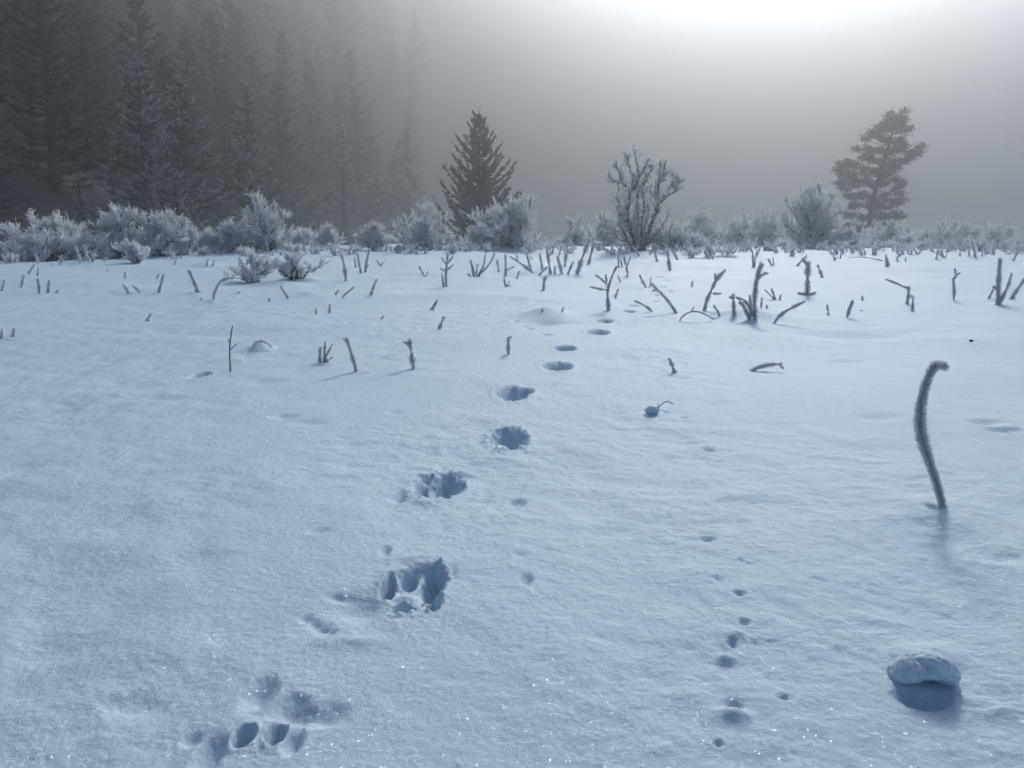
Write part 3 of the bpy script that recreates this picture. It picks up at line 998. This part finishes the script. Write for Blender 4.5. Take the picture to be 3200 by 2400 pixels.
# ---------------------------------------------------------------- the tall bare shrub
def tall_shrub():
    g = np.random.default_rng(77)
    Y0 = 15.2
    foot = at(1990, 800, Y0)
    foot[2] = ground_at(foot[0], foot[1]) - 0.05

    def tp(*pp):
        return [(1900 + a * 0.223, 450 + b * 0.223) for a, b in pp]
    stems = [(tp((400, 1560), (330, 1250), (285, 950), (310, 700), (400, 560), (470, 420), (540, 280), (560, 205)), 0.030, 0),
             (tp((400, 1560), (400, 1200), (420, 800), (420, 560), (430, 380), (400, 250), (375, 140)), 0.024, .25),
             (tp((310, 700), (350, 560), (330, 380), (270, 250), (275, 150)), 0.016, 0),
             (tp((310, 760), (270, 620), (210, 540), (150, 400), (115, 285)), 0.014, -.2),
             (tp((240, 570), (160, 545), (60, 520), (10, 470)), 0.010, -.2),
             (tp((330, 1250), (200, 1000), (130, 780), (150, 560)), 0.013, .1),
             (tp((430, 1560), (560, 1250), (650, 1000), (690, 850), (690, 680), (710, 550), (770, 420), (815, 230)), 0.030, 0),
             (tp((700, 600), (735, 430), (735, 270)), 0.012, .1),
             (tp((710, 560), (790, 460), (860, 370)), 0.012, -.1),
             (tp((690, 860), (800, 760), (900, 690), (970, 650), (1000, 500)), 0.015, .1),
             (tp((920, 680), (905, 560), (915, 430)), 0.011, .1),
             (tp((950, 660), (960, 540), (985, 440)), 0.010, .1),
             (tp((420, 700), (500, 520), (580, 400), (610, 290)), 0.013, -.1),
             (tp((440, 1560), (470, 1200), (500, 900), (480, 640), (500, 460)), 0.018, -.3),
             (tp((690, 800), (620, 700), (600, 600)), 0.010, -.2),
             (tp((430, 1560), (600, 1350), (760, 1150), (850, 1000)), 0.018, -.3),
             (tp((380, 1560), (240, 1300), (180, 1100), (170, 960)), 0.018, -.35),
             (tp((400, 1560), (300, 1400), (120, 1320), (60, 1260)), 0.014, -.4),
             (tp((420, 1560), (540, 1420), (720, 1330), (850, 1290)), 0.014, -.4),
             (tp((420, 1560), (450, 1300), (560, 1050), (560, 850)), 0.014, .4),
             (tp((400, 1560), (350, 1300), (250, 1050), (240, 850)), 0.014, .4)]
    wood, rime = MB(), MB()
    T0, T1, TW, TF = [], [], [], []
    for pts, r, dy in stems:
        m = len(pts)
        P = np.array([at(px, py, Y0 + dy * min(1.0, max(0.0, (1560 * .223 + 450 - py) / 150.0)) + g.normal(0, 0.02)) for px, py in pts]) - foot
        if P[0][2] < 0.25:
            P[0][2] = min(P[0][2], 0.0)
        s = np.linspace(0, m - 1, (m - 1) * 3 + 1)
        P = np.stack([np.interp(s, np.arange(m), P[:, c]) for c in range(3)], 1)
        P[1:-1] += g.normal(0, 0.010, (len(P) - 2, 3))
        rad = 1.25 * r * (1 - 0.66 * np.linspace(0, 1, len(P)))
        wood.poly(P, rad, k=6)
        # rime crust grows along the stems
        seg = P[1:] - P[:-1]
        ln = np.linalg.norm(seg, axis=1)
        n = int(ln.sum() * 520)
        i = g.choice(len(seg), n, p=ln / ln.sum())
        u = g.uniform(0, 1, n)
        O = P[i] + seg[i] * u[:, None]
        hh = (O[:, 2] / 1.9)
        D = unit(unit(seg[i]) * 0.35 + g.normal(0, 0.8, (n, 3)))
        rime.spikes(O, D, rad[i] + g.uniform(0.015, 0.050, n), 0.013, 1.0)
        # side twigs
        k = int(ln.sum() * 30)
        pw = ln * np.where(P[:-1, 2] > 0.95, 0.35, 1.0)
        i = g.choice(len(seg), k, p=pw / pw.sum())
        O = P[i] + seg[i] * g.uniform(0, 1, k)[:, None]
        D = unit(unit(seg[i]) * 0.7 + np.array([[0, 0, 0.35]]) + g.normal(0, 0.45, (k, 3)))
        L = g.uniform(0.06, 0.24, k) * (1.5 - 0.7 * np.clip(O[:, 2] / 1.2, 0, 1))
        wood.segs(O, O + D * L[:, None], 0.0055, 0.003, k=3)
        q = 14
        O2 = np.repeat(O, q, 0) + np.repeat(D * L[:, None], q, 0) * g.uniform(0.1, 1, k * q)[:, None]
        D2 = unit(np.repeat(D, q, 0) * 0.5 + g.normal(0, 0.6, (k * q, 3)))
        T0.append(O2); T1.append(O2 + D2 * g.uniform(0.03, 0.075, k * q)[:, None]); TW.append(g.uniform(0.006, 0.011, k * q)); TF.append(np.clip(g.normal(0.7, 0.3, k * q), 0, 1))
    rime.blades(np.concatenate(T0), np.concatenate(T1), np.concatenate(TW), np.concatenate(TF))
    o = empty('tall_shrub', foot)
    wood.build('stems', STEM, o)
    rime.build('rime', FROST_DIM, o, stuff=True)
    tag(o, 'tall bare shrub with forked upright dark stems coated in rime', 'shrub')


tall_shrub()


# ---------------------------------------------------------------- frosted stalks standing in the snow
def stalk(px_lines, r_px, label, name='frosted_stalk', cat='stalk', group=None, seed=0, bare=False, parts=None, fuzz=1.0, lump=0.45, sink=0.03, sides=True):
    """px_lines: polylines in photograph pixels; the first point of the first one is where it leaves the snow"""
    g = np.random.default_rng(seed)
    b = hit(*px_lines[0][0])
    Y = b[1]
    s = Y / FPX / _cp * 1.0
    rad = r_px * s
    core, rime = MB(), MB()
    span = 0.0
    if sides and not bare:
        a0 = np.array(px_lines[0], float)
        tot = float(np.sum(np.linalg.norm(np.diff(a0, axis=0), axis=1)))
        extra = []
        for _ in range(int(g.random() < 0.45) if tot > 40 else 0):
            i_ = int(g.integers(0, len(a0) - 1))
            p_ = a0[i_] + (a0[i_ + 1] - a0[i_]) * g.uniform(0.3, 1.0)
            d_ = math.atan2(*(a0[i_ + 1] - a0[i_])[::-1]) + g.choice([-1, 1]) * g.uniform(0.5, 1.1)
            l_ = tot * g.uniform(0.10, 0.26)
            e_ = p_ + l_ * np.array([math.cos(d_), math.sin(d_)])
            if p_[1] < a0[0][1] - 12 and e_[1] < a0[0][1] - 4:
                extra.append([tuple(p_), tuple((p_ + e_) / 2 + g.normal(0, 0.06 * l_, 2)), tuple(e_)])
        px_lines = list(px_lines) + extra
    for li, line in enumerate(px_lines):
        P = np.array([at(px, py, Y) for px, py in line])
        dz = np.linalg.norm(P[-1] - P[0])
        span = max(span, dz)
        tilt = g.normal(0, 0.10)
        P[:, 1] += tilt * np.linalg.norm(P - P[0], axis=1)
        P -= b
        if li == 0:
            P[0] = (0, 0, 0)
        first_on_ground = abs(line[0][1] - px_lines[0][0][1]) < 12 or li == 0
        if first_on_ground:
            d = unit(P[0] - P[1])
            P = np.concatenate([(P[0] + d * 0.5 * sink + np.array([0, 0, -sink]))[None], P])
        m = len(P)
        k = max(3, int(10 / (m - 1)))
        t = np.linspace(0, m - 1, (m - 1) * k + 1)
        Q = np.stack([np.interp(t, np.arange(m), P[:, c]) for c in range(3)], 1)
        for _ in range(2 if m > 2 else 0):
            Q[1:-1] = 0.25 * Q[:-2] + 0.5 * Q[1:-1] + 0.25 * Q[2:]
        u = np.linspace(0, 1, len(Q))
        rr = rad * (1.12 if not li else 0.72 if len(line) != 3 or li < 4 else 0.6)
        core.poly(Q, np.maximum(rr * (0.20 if not bare else 1.0) * (1 - 0.35 * u), 0.0006), k=6)
        if bare:
            continue
        prof = (1.12 - 0.42 * u) * (0.45 + 0.60 * np.minimum(1, u * 3)) * (1 + lump * np.sin(u * 17 + g.uniform(0, 6)) * 0.5 + lump * g.normal(0, 0.35, len(Q)))
        seg = Q[1:] - Q[:-1]
        ln = np.linalg.norm(seg, axis=1)
        n = int(fuzz * max(30, min(6000, ln.sum() / rr * 230)))
        i = g.choice(len(seg), n, p=ln / ln.sum())
        O = Q[i] + seg[i] * g.uniform(0, 1, n)[:, None]
        D = unit(g.normal(0, 1, (n, 3)) + unit(seg[i]) * 0.5)
        D = unit(D - unit(seg[i]) * np.sum(D * unit(seg[i]), 1)[:, None] * 0.6)
        rime.spikes(O, D, rr * prof[i] * g.uniform(0.55, 1.25, n), np.maximum(rr * 0.13, 0.0009), 1.0)
        tipn = int(40 * fuzz)
        rime.spikes(np.repeat(Q[-1:], tipn, 0), unit(g.normal(0, 1, (tipn, 3)) + unit(Q[-1] - Q[-2])[None] * 0.6), rr * g.uniform(0.6, 1.15, tipn), rr * 0.13, 1.0)
    px_size = span / s
    if bare:
        o = core.build(name, STALK, loc=b)
        return tag(o, label, cat, group)
    if parts is None:
        parts = px_size > 45
    if parts:
        o = empty(name, b)
        core.build('stem', STALK, o)
        rime.build('frost', FROST, o, stuff=True)
    else:
        rime.v += core.v; rime.f += [f_ + rime.n for f_ in core.f]; rime.a += core.a; rime.n += core.n
        o = rime.build(name, FROST, loc=b)
    return tag(o, label, cat, group)


L = []   # (lines, radius in px, label, extra)


def S(lines, r, label, **kw):
    if not isinstance(lines[0], list):
        lines = [lines]
    L.append((lines, r, label, kw))


# near and middle ground, centre to right
S([(790, 1086), (799, 1070), (812, 1065), (832, 1070), (850, 1084)], 5, 'twig arched over a little heap of snow right of the thin bare weed')
S([(2948, 1580), (2921, 1479), (2894, 1389), (2885, 1330), (2894, 1253), (2926, 1168), (2946, 1142), (2974, 1152)], 19, 'largest frosted stalk, bent like a hook, standing alone at right foreground', lump=0.16, fuzz=3.0, sides=False)
S([(1114, 1159), (1103, 1114), (1086, 1056)], 10, 'thick frosted stalk leaning left, left one of the pair left of the prints')
S([(1293, 1152), (1286, 1106), (1279, 1064)], 10, 'thick upright frosted stalk, right one of the pair left of the paw prints')
S([[(1000, 1132), (999, 1110), (1000, 1088)], [(1014, 1128), (1014, 1100), (1017, 1070)], [(1010, 1131), (1024, 1104), (1038, 1078)], [(1012, 1133), (1036, 1118)]], 8, 'frosted three-pronged clump left of the pair of thick stalks')
S([(1588, 1106), (1588, 1058)], 8, 'straight frosted stub just left of the paw prints')
S([(2109, 1166), (2102, 1145), (2094, 1124)], 8, 'short frosted stub alone right of the paw prints')
S([(2343, 1160), (2385, 1142), (2446, 1139)], 8, 'frosted twig lying flat on the snow, right of the lone short stub')
S([(1372, 1027), (1387, 992)], 7.5, 'lower of two slanted frosted stubs in the middle of the snow')
S([(1349, 969), (1365, 940)], 6.5, 'upper of two slanted frosted stubs in the middle of the snow')
S([(989, 982), (987, 964)], 5, 'left one of two tiny stubs above the three-pronged clump')
S([(1029, 978), (1031, 954)], 5.5, 'right one of two tiny stubs above the three-pronged clump')
S([(1190, 997), (1199, 989)], 3, 'very small dark twig tip left of the slanted stubs')
S([[(1902, 969), (1898, 930), (1898, 902), (1911, 863), (1924, 834)], [(1897, 906), (1872, 903), (1846, 897)], [(1896, 890), (1880, 872), (1862, 860)], [(1896, 886), (1893, 860)]], 7.5, 'forked frosted stalk with a sideways arm, where the paw trail fades')
S([(1922, 931), (1931, 905)], 4.5, 'thin stub just right of the forked stalk')
S([(1940, 884), (1931, 862)], 3.5, 'small leaning sprig above and right of the forked stalk')
S([(2115, 978), (2082, 930), (2039, 889)], 6, 'long frosted twig slanting up left beside the far end of the paw trail')
S([(2040, 974), (2016, 955), (1984, 940)], 5, 'low thin twig slanting left beneath the long slanted twig')
S([[(2020, 899), (2008, 880), (2000, 862)], [(2030, 898), (2034, 866)]], 4.5, 'small V-shaped pair of sprigs above the long slanted twig')
S([(2162, 897), (2164, 880)], 4, 'tiny stub left of the zigzag stalk')
S([[(2201, 969), (2208, 940), (2218, 916), (2239, 869), (2263, 846)], [(2236, 876), (2234, 856)], [(2226, 918), (2252, 918)]], 8, 'zigzag frosted stalk with bristly side shoots right of the long slanted twig')
S([(2122, 1003), (2138, 982), (2160, 973), (2186, 972), (2227, 996)], 4, 'thin twig arched over with both ends in the snow')
S([(2250, 987), (2241, 970), (2231, 955)], 5, 'short leaning stub between the arched twig and the big rimed cluster')
S([[(2359, 998), (2358, 960), (2357, 931), (2364, 869), (2379, 826)], [(2350, 985), (2340, 955), (2325, 938), (2303, 930)], [(2344, 990), (2346, 960), (2340, 925)], [(2340, 988), (2320, 950), (2310, 945)]], 11, 'big rimed cluster with a tall stalk and arched side shoots')
S([(2295, 983), (2292, 950), (2290, 922)], 8, 'thick stub just left of the big rimed cluster')
S([(2379, 957), (2379, 932)], 5, 'thin stub right behind the big rimed cluster')
S([(2397, 964), (2396, 954)], 4, 'tiny stub at the right foot of the big rimed cluster')
S([[(2422, 936), (2418, 920), (2412, 904)], [(2420, 934), (2402, 918), (2390, 906)], [(2424, 936), (2400, 937)]], 4.5, 'small branching tuft right of the big rimed cluster')
S([(2437, 938), (2440, 922)], 4, 'tiny stub right of the small branching tuft')
S([(2417, 1010), (2440, 982), (2475, 962), (2516, 943)], 7, 'bent frosted stalk reaching right over its shadow, right of the big cluster')
S([[(2523, 922), (2524, 880), (2528, 822)], [(2520, 920), (2498, 917)], [(2526, 921), (2546, 915)]], 11, 'bottle-brush stalk bristling with rime, standing upright at right')
S([(2570, 868), (2564, 850), (2556, 830)], 6, 'slanted stub just right of the bottle-brush stalk')
S([(2589, 985), (2585, 954)], 5, 'short upright stub below the bottle-brush stalk')
S([(2646, 993), (2652, 965), (2659, 941)], 7, 'short stalk with a swollen top right of the short upright stub')
S([(2695, 938), (2694, 926)], 5, 'dark nub alone in the snow left of the twig with a long arm')
S([[(2835, 950), (2837, 925), (2839, 898)], [(2834, 901), (2805, 886), (2772, 874)], [(2840, 922), (2856, 928)]], 7, 'rimed stub with a long thin arm reaching left')
S([(2851, 972), (2852, 950), (2855, 930)], 5.5, 'knobbed little stalk in front of the stub with the long arm')
S([(2981, 938), (2978, 890), (2972, 871), (2990, 853)], 6, 'slim stalk with a crooked knob on top, right side')
S([[(3120, 952), (3124, 890), (3136, 811)], [(3124, 948), (3140, 915), (3152, 896), (3163, 857)]], 10, 'thick tall post-like stalk with a leaning side stem at the right edge')
S([(3089, 935), (3100, 908), (3115, 882)], 5, 'thin stem leaning right beside the thick post-like stalk')
S([[(3158, 936), (3178, 905), (3200, 872)], [(3160, 936), (3196, 945)]], 8, 'stout stem slanting out of the frame at the right edge')
# far right
S([(2774, 832), (2772, 816), (2769, 800)], 6.5, 'bristly dark stub at the start of a thin bent grass blade')
S([(2764, 816), (2720, 806), (2690, 803), (2655, 806)], 2.2, 'thin grass blade bent low across the snow')
S([(2926, 810), (2930, 784)], 5, 'stub left of the small shaded mound at far right')
S([[(2949, 806), (2946, 792)], [(2952, 806), (2960, 793)], [(2951, 806), (2938, 796)]], 3.5, 'small tuft above the shaded mound at far right')
S([[(3048, 802), (3038, 770), (3028, 738)], [(3028, 800), (3030, 763)]], 5.5, 'tall pale leaning stems crossing like an A at far right')
S([(3104, 796), (3100, 752)], 6, 'rimed knobbly stalk behind the thick post-like stalk')
S([(3082, 795), (3071, 775)], 4, 'slanted sprig between the A-shaped stems and the knobbly stalk')
S([[(3165, 815), (3178, 790), (3190, 768)], [(3168, 814), (3196, 826)]], 4, 'thin branching twig at the extreme right edge behind the stout stem')
S([[(2608, 814), (2605, 796)], [(2608, 814), (2616, 804)]], 4, 'tiny forked sprig right of the bottle-brush stalk')
S([(2626, 808), (2631, 788)], 3.5, 'thin sprig next to the tiny forked sprig')
S([(2806, 818), (2802, 804)], 3.5, 'small stub right of the bristly dark stub')
S([(2830, 817), (2830, 806)], 3.5, 'second small stub right of the bristly dark stub')
S([(3000, 801), (3000, 791)], 3.5, 'tiny upright stub left of the A-shaped stems')
S([(2489, 832), (2505, 815), (2521, 799)], 4.5, 'slanted bare twig leaning right above the bottle-brush stalk')
S([[(2355, 836), (2352, 810), (2350, 783)], [(2356, 834), (2361, 808), (2365, 783)]], 5, 'V of two frosted stems behind the big rimed cluster')
S([[(2412, 830), (2402, 810)], [(2418, 829), (2416, 806)]], 4.5, 'short V of two stubs right of the larger V of stems')
S([(2094, 846), (2090, 812), (2086, 778)], 6.5, 'pale post-like stem in front of the tall bare shrub')
S([(2054, 817), (2046, 790)], 5, 'short pale stem at the blue hollow under the tall bare shrub')
S([(2118, 812), (2108, 795), (2099, 780)], 5, 'slanted pale stem right of the post-like stem')
S([[(1962, 864), (1958, 838), (1950, 804)], [(1958, 838), (1970, 803)], [(1961, 863), (1944, 868)]], 5.5, 'Y-shaped white stem left of the tall bare shrub')
S([(1933, 835), (1931, 794)], 4.5, 'thin white stem left of the Y-shaped stem')
S([(1945, 835), (1939, 812)], 4.5, 'short white stem touching the Y-shaped stem')
# centre fan of white stems
S([(1803, 857), (1816, 815), (1832, 772), (1842, 748)], 9, 'thickest white stem of the fan, leaning right with a bushy top')
S([(1774, 857), (1790, 818)], 5, 'short stem leaning right at the foot of the thick white stem')
S([(1756, 856), (1749, 828), (1742, 803)], 6, 'stem leaning left in the middle of the white fan')
S([(1721, 858), (1715, 820), (1709, 780)], 6, 'tall stem leaning left at the left of the white fan')
S([(1733, 856), (1735, 834)], 4.5, 'short stub between the two left-leaning stems of the fan')
S([(1696, 846), (1691, 818), (1686, 792)], 5, 'second stem from the left in the white fan')
S([(1660, 846), (1652, 818), (1645, 790)], 4.5, 'leftmost upright stem of the white fan')
S([(1668, 853), (1630, 825), (1594, 802)], 5, 'long twig lying slantwise left of the white fan')
S([(1683, 860), (1709, 836)], 4.5, 'low stem slanting right at the foot of the white fan')
S([(1765, 832), (1769, 796), (1775, 762)], 6, 'bushy white stem behind the middle of the fan')
S([(1839, 824), (1848, 790), (1858, 758)], 6.5, 'white bushy stem at the right end of the fan')
S([[(1698, 909), (1700, 888), (1701, 866)], [(1701, 880), (1710, 864)], [(1697, 908), (1684, 910)]], 5.5, 'short forked stub below the white fan')
S([[(1580, 866), (1580, 830), (1579, 798)], [(1580, 845), (1606, 834)]], 5, 'upright stem with one low side twig left of the white fan')
S([[(1580, 896), (1575, 870)], [(1582, 896), (1591, 880)], [(1582, 896), (1594, 892)]], 4, 'small sprig tuft under the upright stem with one side twig')
S([(1559, 851), (1554, 814)], 4.5, 'thin curved stem left of the upright stem with one side twig')
S([(1615, 871), (1623, 847)], 3.5, 'short thin curved stub right of the small sprig tuft')
S([[(1480, 863), (1478, 838), (1471, 815)], [(1488, 862), (1492, 826)], [(1492, 861), (1512, 835), (1516, 796)], [(1496, 860), (1530, 828), (1545, 792)], [(1470, 862), (1462, 856)]], 6, 'spreading white tuft of five stems below the lone spruce')
S([[(1395, 896), (1393, 858), (1400, 792)], [(1387, 896), (1381, 855)], [(1394, 850), (1376, 838)], [(1396, 845), (1416, 828)], [(1397, 830), (1380, 806)], [(1398, 826), (1416, 800)]], 6, 'two-legged white sprig with frosty crown under the rounded sagebrush')
S([[(1327, 864), (1318, 848), (1310, 834)], [(1330, 864), (1337, 850)]], 4.5, 'small leaning sprig left of the two-legged sprig')
S([[(1188, 831), (1178, 814)], [(1188, 831), (1202, 816)]], 3.5, 'thin little V sprig left of centre, below the low spreading sagebrush')
S([(1141, 851), (1146, 815), (1154, 780)], 5.5, 'tall stem leaning right, tallest of three left of the little V sprig')
S([(1128, 854), (1122, 824), (1117, 795)], 4.5, 'middle one of three stems left of the little V sprig')
S([(1112, 836), (1109, 818), (1106, 803)], 4, 'left one of three stems left of the little V sprig')
S([(1081, 878), (1079, 842), (1067, 792)], 6, 'tall wavering frosted stem right of the upright rimed shrub')
S([(1159, 922), (1167, 898), (1176, 875)], 6, 'slanted stub leaning right below the three stems')
S([(1068, 929), (1086, 913), (1105, 898)], 4.5, 'long low stub slanting right, second of the two slanted low stubs')
S([(1048, 920), (1057, 909)], 4.5, 'tiny slanted stub left of the long low stub')
S([(902, 933), (891, 915), (878, 895)], 5.5, 'stub leaning left under the sprawling rimed shrub')
S([(842, 943), (841, 932)], 4, 'tiny nub left of the stub under the sprawling shrub')
S([(666, 935), (676, 905), (687, 884), (713, 868), (736, 866)], 6.5, 'curved stalk bending right towards the sprawling rimed shrub')
S([(620, 914), (607, 880), (593, 846)], 8, 'thick stalk leaning left with long shadow, left of the curved stalk')
S([(627, 939), (629, 931)], 4, 'tiny nub below the thick left-leaning stalk')
S([(741, 919), (747, 911)], 4, 'tiny nub right of the curved stalk')
S([(496, 914), (504, 885), (512, 857)], 6.5, 'straight stalk leaning right in the left middle ground')
S([(490, 870), (496, 857)], 4.5, 'tiny stub above the straight right-leaning stalk')
S([(403, 916), (396, 902), (386, 891)], 5.5, 'left one of two little left-leaning stubs')
S([(438, 914), (428, 903), (417, 893)], 5, 'right one of two little left-leaning stubs')
S([(391, 870), (391, 851)], 4.5, 'upright stub above the two little left-leaning stubs')
S([(336, 852), (336, 838)], 2, 'hair-thin upright stem left of the two little stubs')
S([(458, 1004), (471, 983)], 6.5, 'stubby frosted nub leaning right alone in the left snow')
S([(123, 917), (121, 895), (117, 873)], 6, 'left one of two upright stubs near the left edge')
S([(150, 916), (153, 895), (157, 876)], 5.5, 'right one of two upright stubs near the left edge')
S([(174, 916), (181, 907)], 4.5, 'tiny nub right of the two upright stubs')
S([(67, 898), (70, 880), (75, 862)], 6, 'stub above and left of the two upright stubs')
S([(5, 911), (11, 878)], 6, 'stub cut by the left edge of the frame')
S([(118, 861), (118, 838)], 4, 'thin upright stub higher up near the left edge')
S([(89, 856), (98, 842), (107, 828)], 4.5, 'thin stub leaning right near the left edge')
S([[(40, 1054), (42, 1030)], [(18, 1060), (36, 1056)]], 7, 'stump-like stub with a shadowed hollow at the left edge')
S([(5, 1057), (4, 1032)], 7, 'stub half out of the frame beside the stump-like stub')
S([(336, 811), (330, 775), (327, 735)], 6.5, 'tall white stalk in front of the dark-centred sagebrush')
S([(250, 813), (244, 794), (235, 774)], 5, 'left one of two white leaning stems before the left bushes')
S([(277, 814), (270, 790), (266, 770)], 5, 'right one of two white leaning stems before the left bushes')
S([(546, 828), (553, 804)], 4, 'grey stub leaning right below the twin dark bushes')
S([(646, 832), (649, 810)], 4.5, 'left one of two grey stubs on a little mound')
S([(664, 832), (669, 815)], 4, 'right one of two grey stubs on a little mound')
S([(1694, 973), (1695, 966)], 4.5, 'tiny nub on top of the low snow mound by the trail')
S([(1757, 973), (1760, 962)], 4, 'tiny slanted nub right of the low snow mound')
for i, (lines, r, lab, kw) in enumerate(L):
    stalk(lines, r, lab, seed=1000 + i, **kw)

# bare weed with two side twigs
stalk([[(720, 1161), (717, 1100), (719, 1060), (726, 1018)], [(722, 1091), (741, 1074)], [(717, 1072), (713, 1060)]], 2.6, 'thin bare dark weed with one side twig standing in the left snow', name='dry_weed', cat='weed', seed=2, bare=True)
stalk([[(2053, 1277), (2068, 1264), (2086, 1254), (2106, 1264)], [(2056, 1274), (2056, 1258)]], 1.8, 'fine bare twig poking out beside the small snow ball', name='dry_twig', cat='twig', seed=3, bare=True)

# rows of small rimed sprigs along the crest
rs = np.random.default_rng(23)
SPRIGS = []
for i in range(190):
    zone = rs.random()
    px = rs.uniform(1640, 3190) if zone < 0.58 else rs.uniform(700, 1640) if zone < 0.82 else rs.uniform(0, 700)
    top_edge = 768 + (40 if px < 120 else 25 if px < 330 else 12 if px < 700 else 0)
    py = top_edge + 8 + abs(rs.normal(0, 14))
    h = rs.uniform(14, 36)
    lines = []
    for k_ in range(int(rs.integers(1, 5))):
        a = rs.normal(0, 0.42)
        x0 = px + rs.normal(0, 5)
        hh = h * rs.uniform(0.5, 1)
        lines.append([(x0, py), (x0 + a * hh * 0.45, py - hh * 0.5), (x0 + a * hh, py - hh)])
    SPRIGS.append((px, ('single', 'two-stemmed', 'three-stemmed', 'bushy four-stemmed')[len(lines) - 1], lines, rs.uniform(3.4, 5.6)))
for i, ((px, kind, lines, rr_), (mark, o_)) in enumerate(zip(SPRIGS, told_apart([(q[0], q[1]) for q in SPRIGS]))):
    stalk(lines, rr_, f"{kind} rimed sprig before {mark}" + (f", {o_} from left" if o_ else ''), name='rimed_sprig', cat='sprig', group='rimed sprigs along the crest', seed=3000 + i, parts=False, fuzz=0.55, lump=0.4)


# ---------------------------------------------------------------- snow lumps and specks
def lump(px, py, rx, ry_h, label, shear=0.0, carve=0.0, name='snow_clod', cat='snow clod', seed=0, mat=SNOW, front=0.75, sink=0.25, n=40, rough=0.18):
    """rounded clod: wide cap with an undercut side towards the camera"""
    g = np.random.default_rng(seed)
    b = hit(px, py)
    s = np.linalg.norm(b - CAM) / FPX
    a, h = rx * s, ry_h * s
    th = np.linspace(0, math.pi, n)
    ph = np.linspace(0, 2 * math.pi, 2 * n, endpoint=False)
    TH, PH = np.meshgrid(th, ph, indexing='ij')
    X, Yy, Z = np.sin(TH) * np.cos(PH), np.sin(TH) * np.sin(PH), np.cos(TH)
    k = 1 + rough * (fbm((X + 3 * Z) * 1.7, (Yy - 2 * Z) * 1.7, 3, seed) + 0.35 * fbm((X + Z) * 7, (Yy - Z) * 7, 2, seed + 9))
    X, Yy, Z = X * k * a, Yy * k * a * front, Z * k * h
    low = Z < 0
    X = np.where(low, X * (1 + 0.55 * Z / h), X)
    Yy = np.where(low, Yy * (1 + 0.45 * Z / h), Yy)
    Yy = Yy - shear * a * Z / h
    if carve:
        Yy = Yy + carve * a * (np.sin(PH) < 0) * np.exp(-(X / (0.70 * a)) ** 2 - ((Z + 0.30 * h) / (0.55 * h)) ** 2) * np.abs(np.sin(PH)) * np.sin(TH)
    o = grid_object(name, X, Yy, Z, mat, wrap=True)
    del o['kind']
    o.location = (b[0], b[1], ground_at(b[0], b[1]) + h * (1 - sink) - h * 0.25)
    return tag(o, label, cat)


lump(2885, 2125, 88, 88, 'snow-capped clod with a dark hollowed front at lower right', shear=0.30, carve=1.25, seed=12, sink=0.66, rough=0.07, front=0.95, n=60)
lump(2037, 1296, 22, 15, 'small ball of snow beside a fine twig right of the trail', seed=13, name='snow_ball', cat='snow ball', n=20)
lump(3035, 1067, 6, 4, 'tiny dark speck of debris lying alone in the right snow', seed=15, name='debris_speck', cat='debris', mat=DARK, n=10)
lump(2692, 972, 2.5, 2, 'very small dark grain between the swollen stub and the nub', seed=16, name='debris_speck', cat='debris', mat=DARK, n=8)

# ice crystals drifting in the sunlit air
gd = np.random.default_rng(91)
dust = MB()
for i in range(70):
    px, py = gd.normal(2420, 190), gd.normal(520, 170)
    if not (1500 < px < 3150 and 40 < py < 720):
        continue
    Pd = at(px, py, gd.uniform(1.6, 4.5))
    d = unit(gd.normal(0, 1, 3))
    wd = gd.uniform(0.0006, 0.0013)
    dust.blades((Pd - d * wd)[None], (Pd + d * wd)[None], wd * 0.8, 1.0, mid=0.5)
o = dust.build('ice_crystals', FROST, stuff=True)
o['label'] = 'tiny ice crystals glinting in the foggy air'
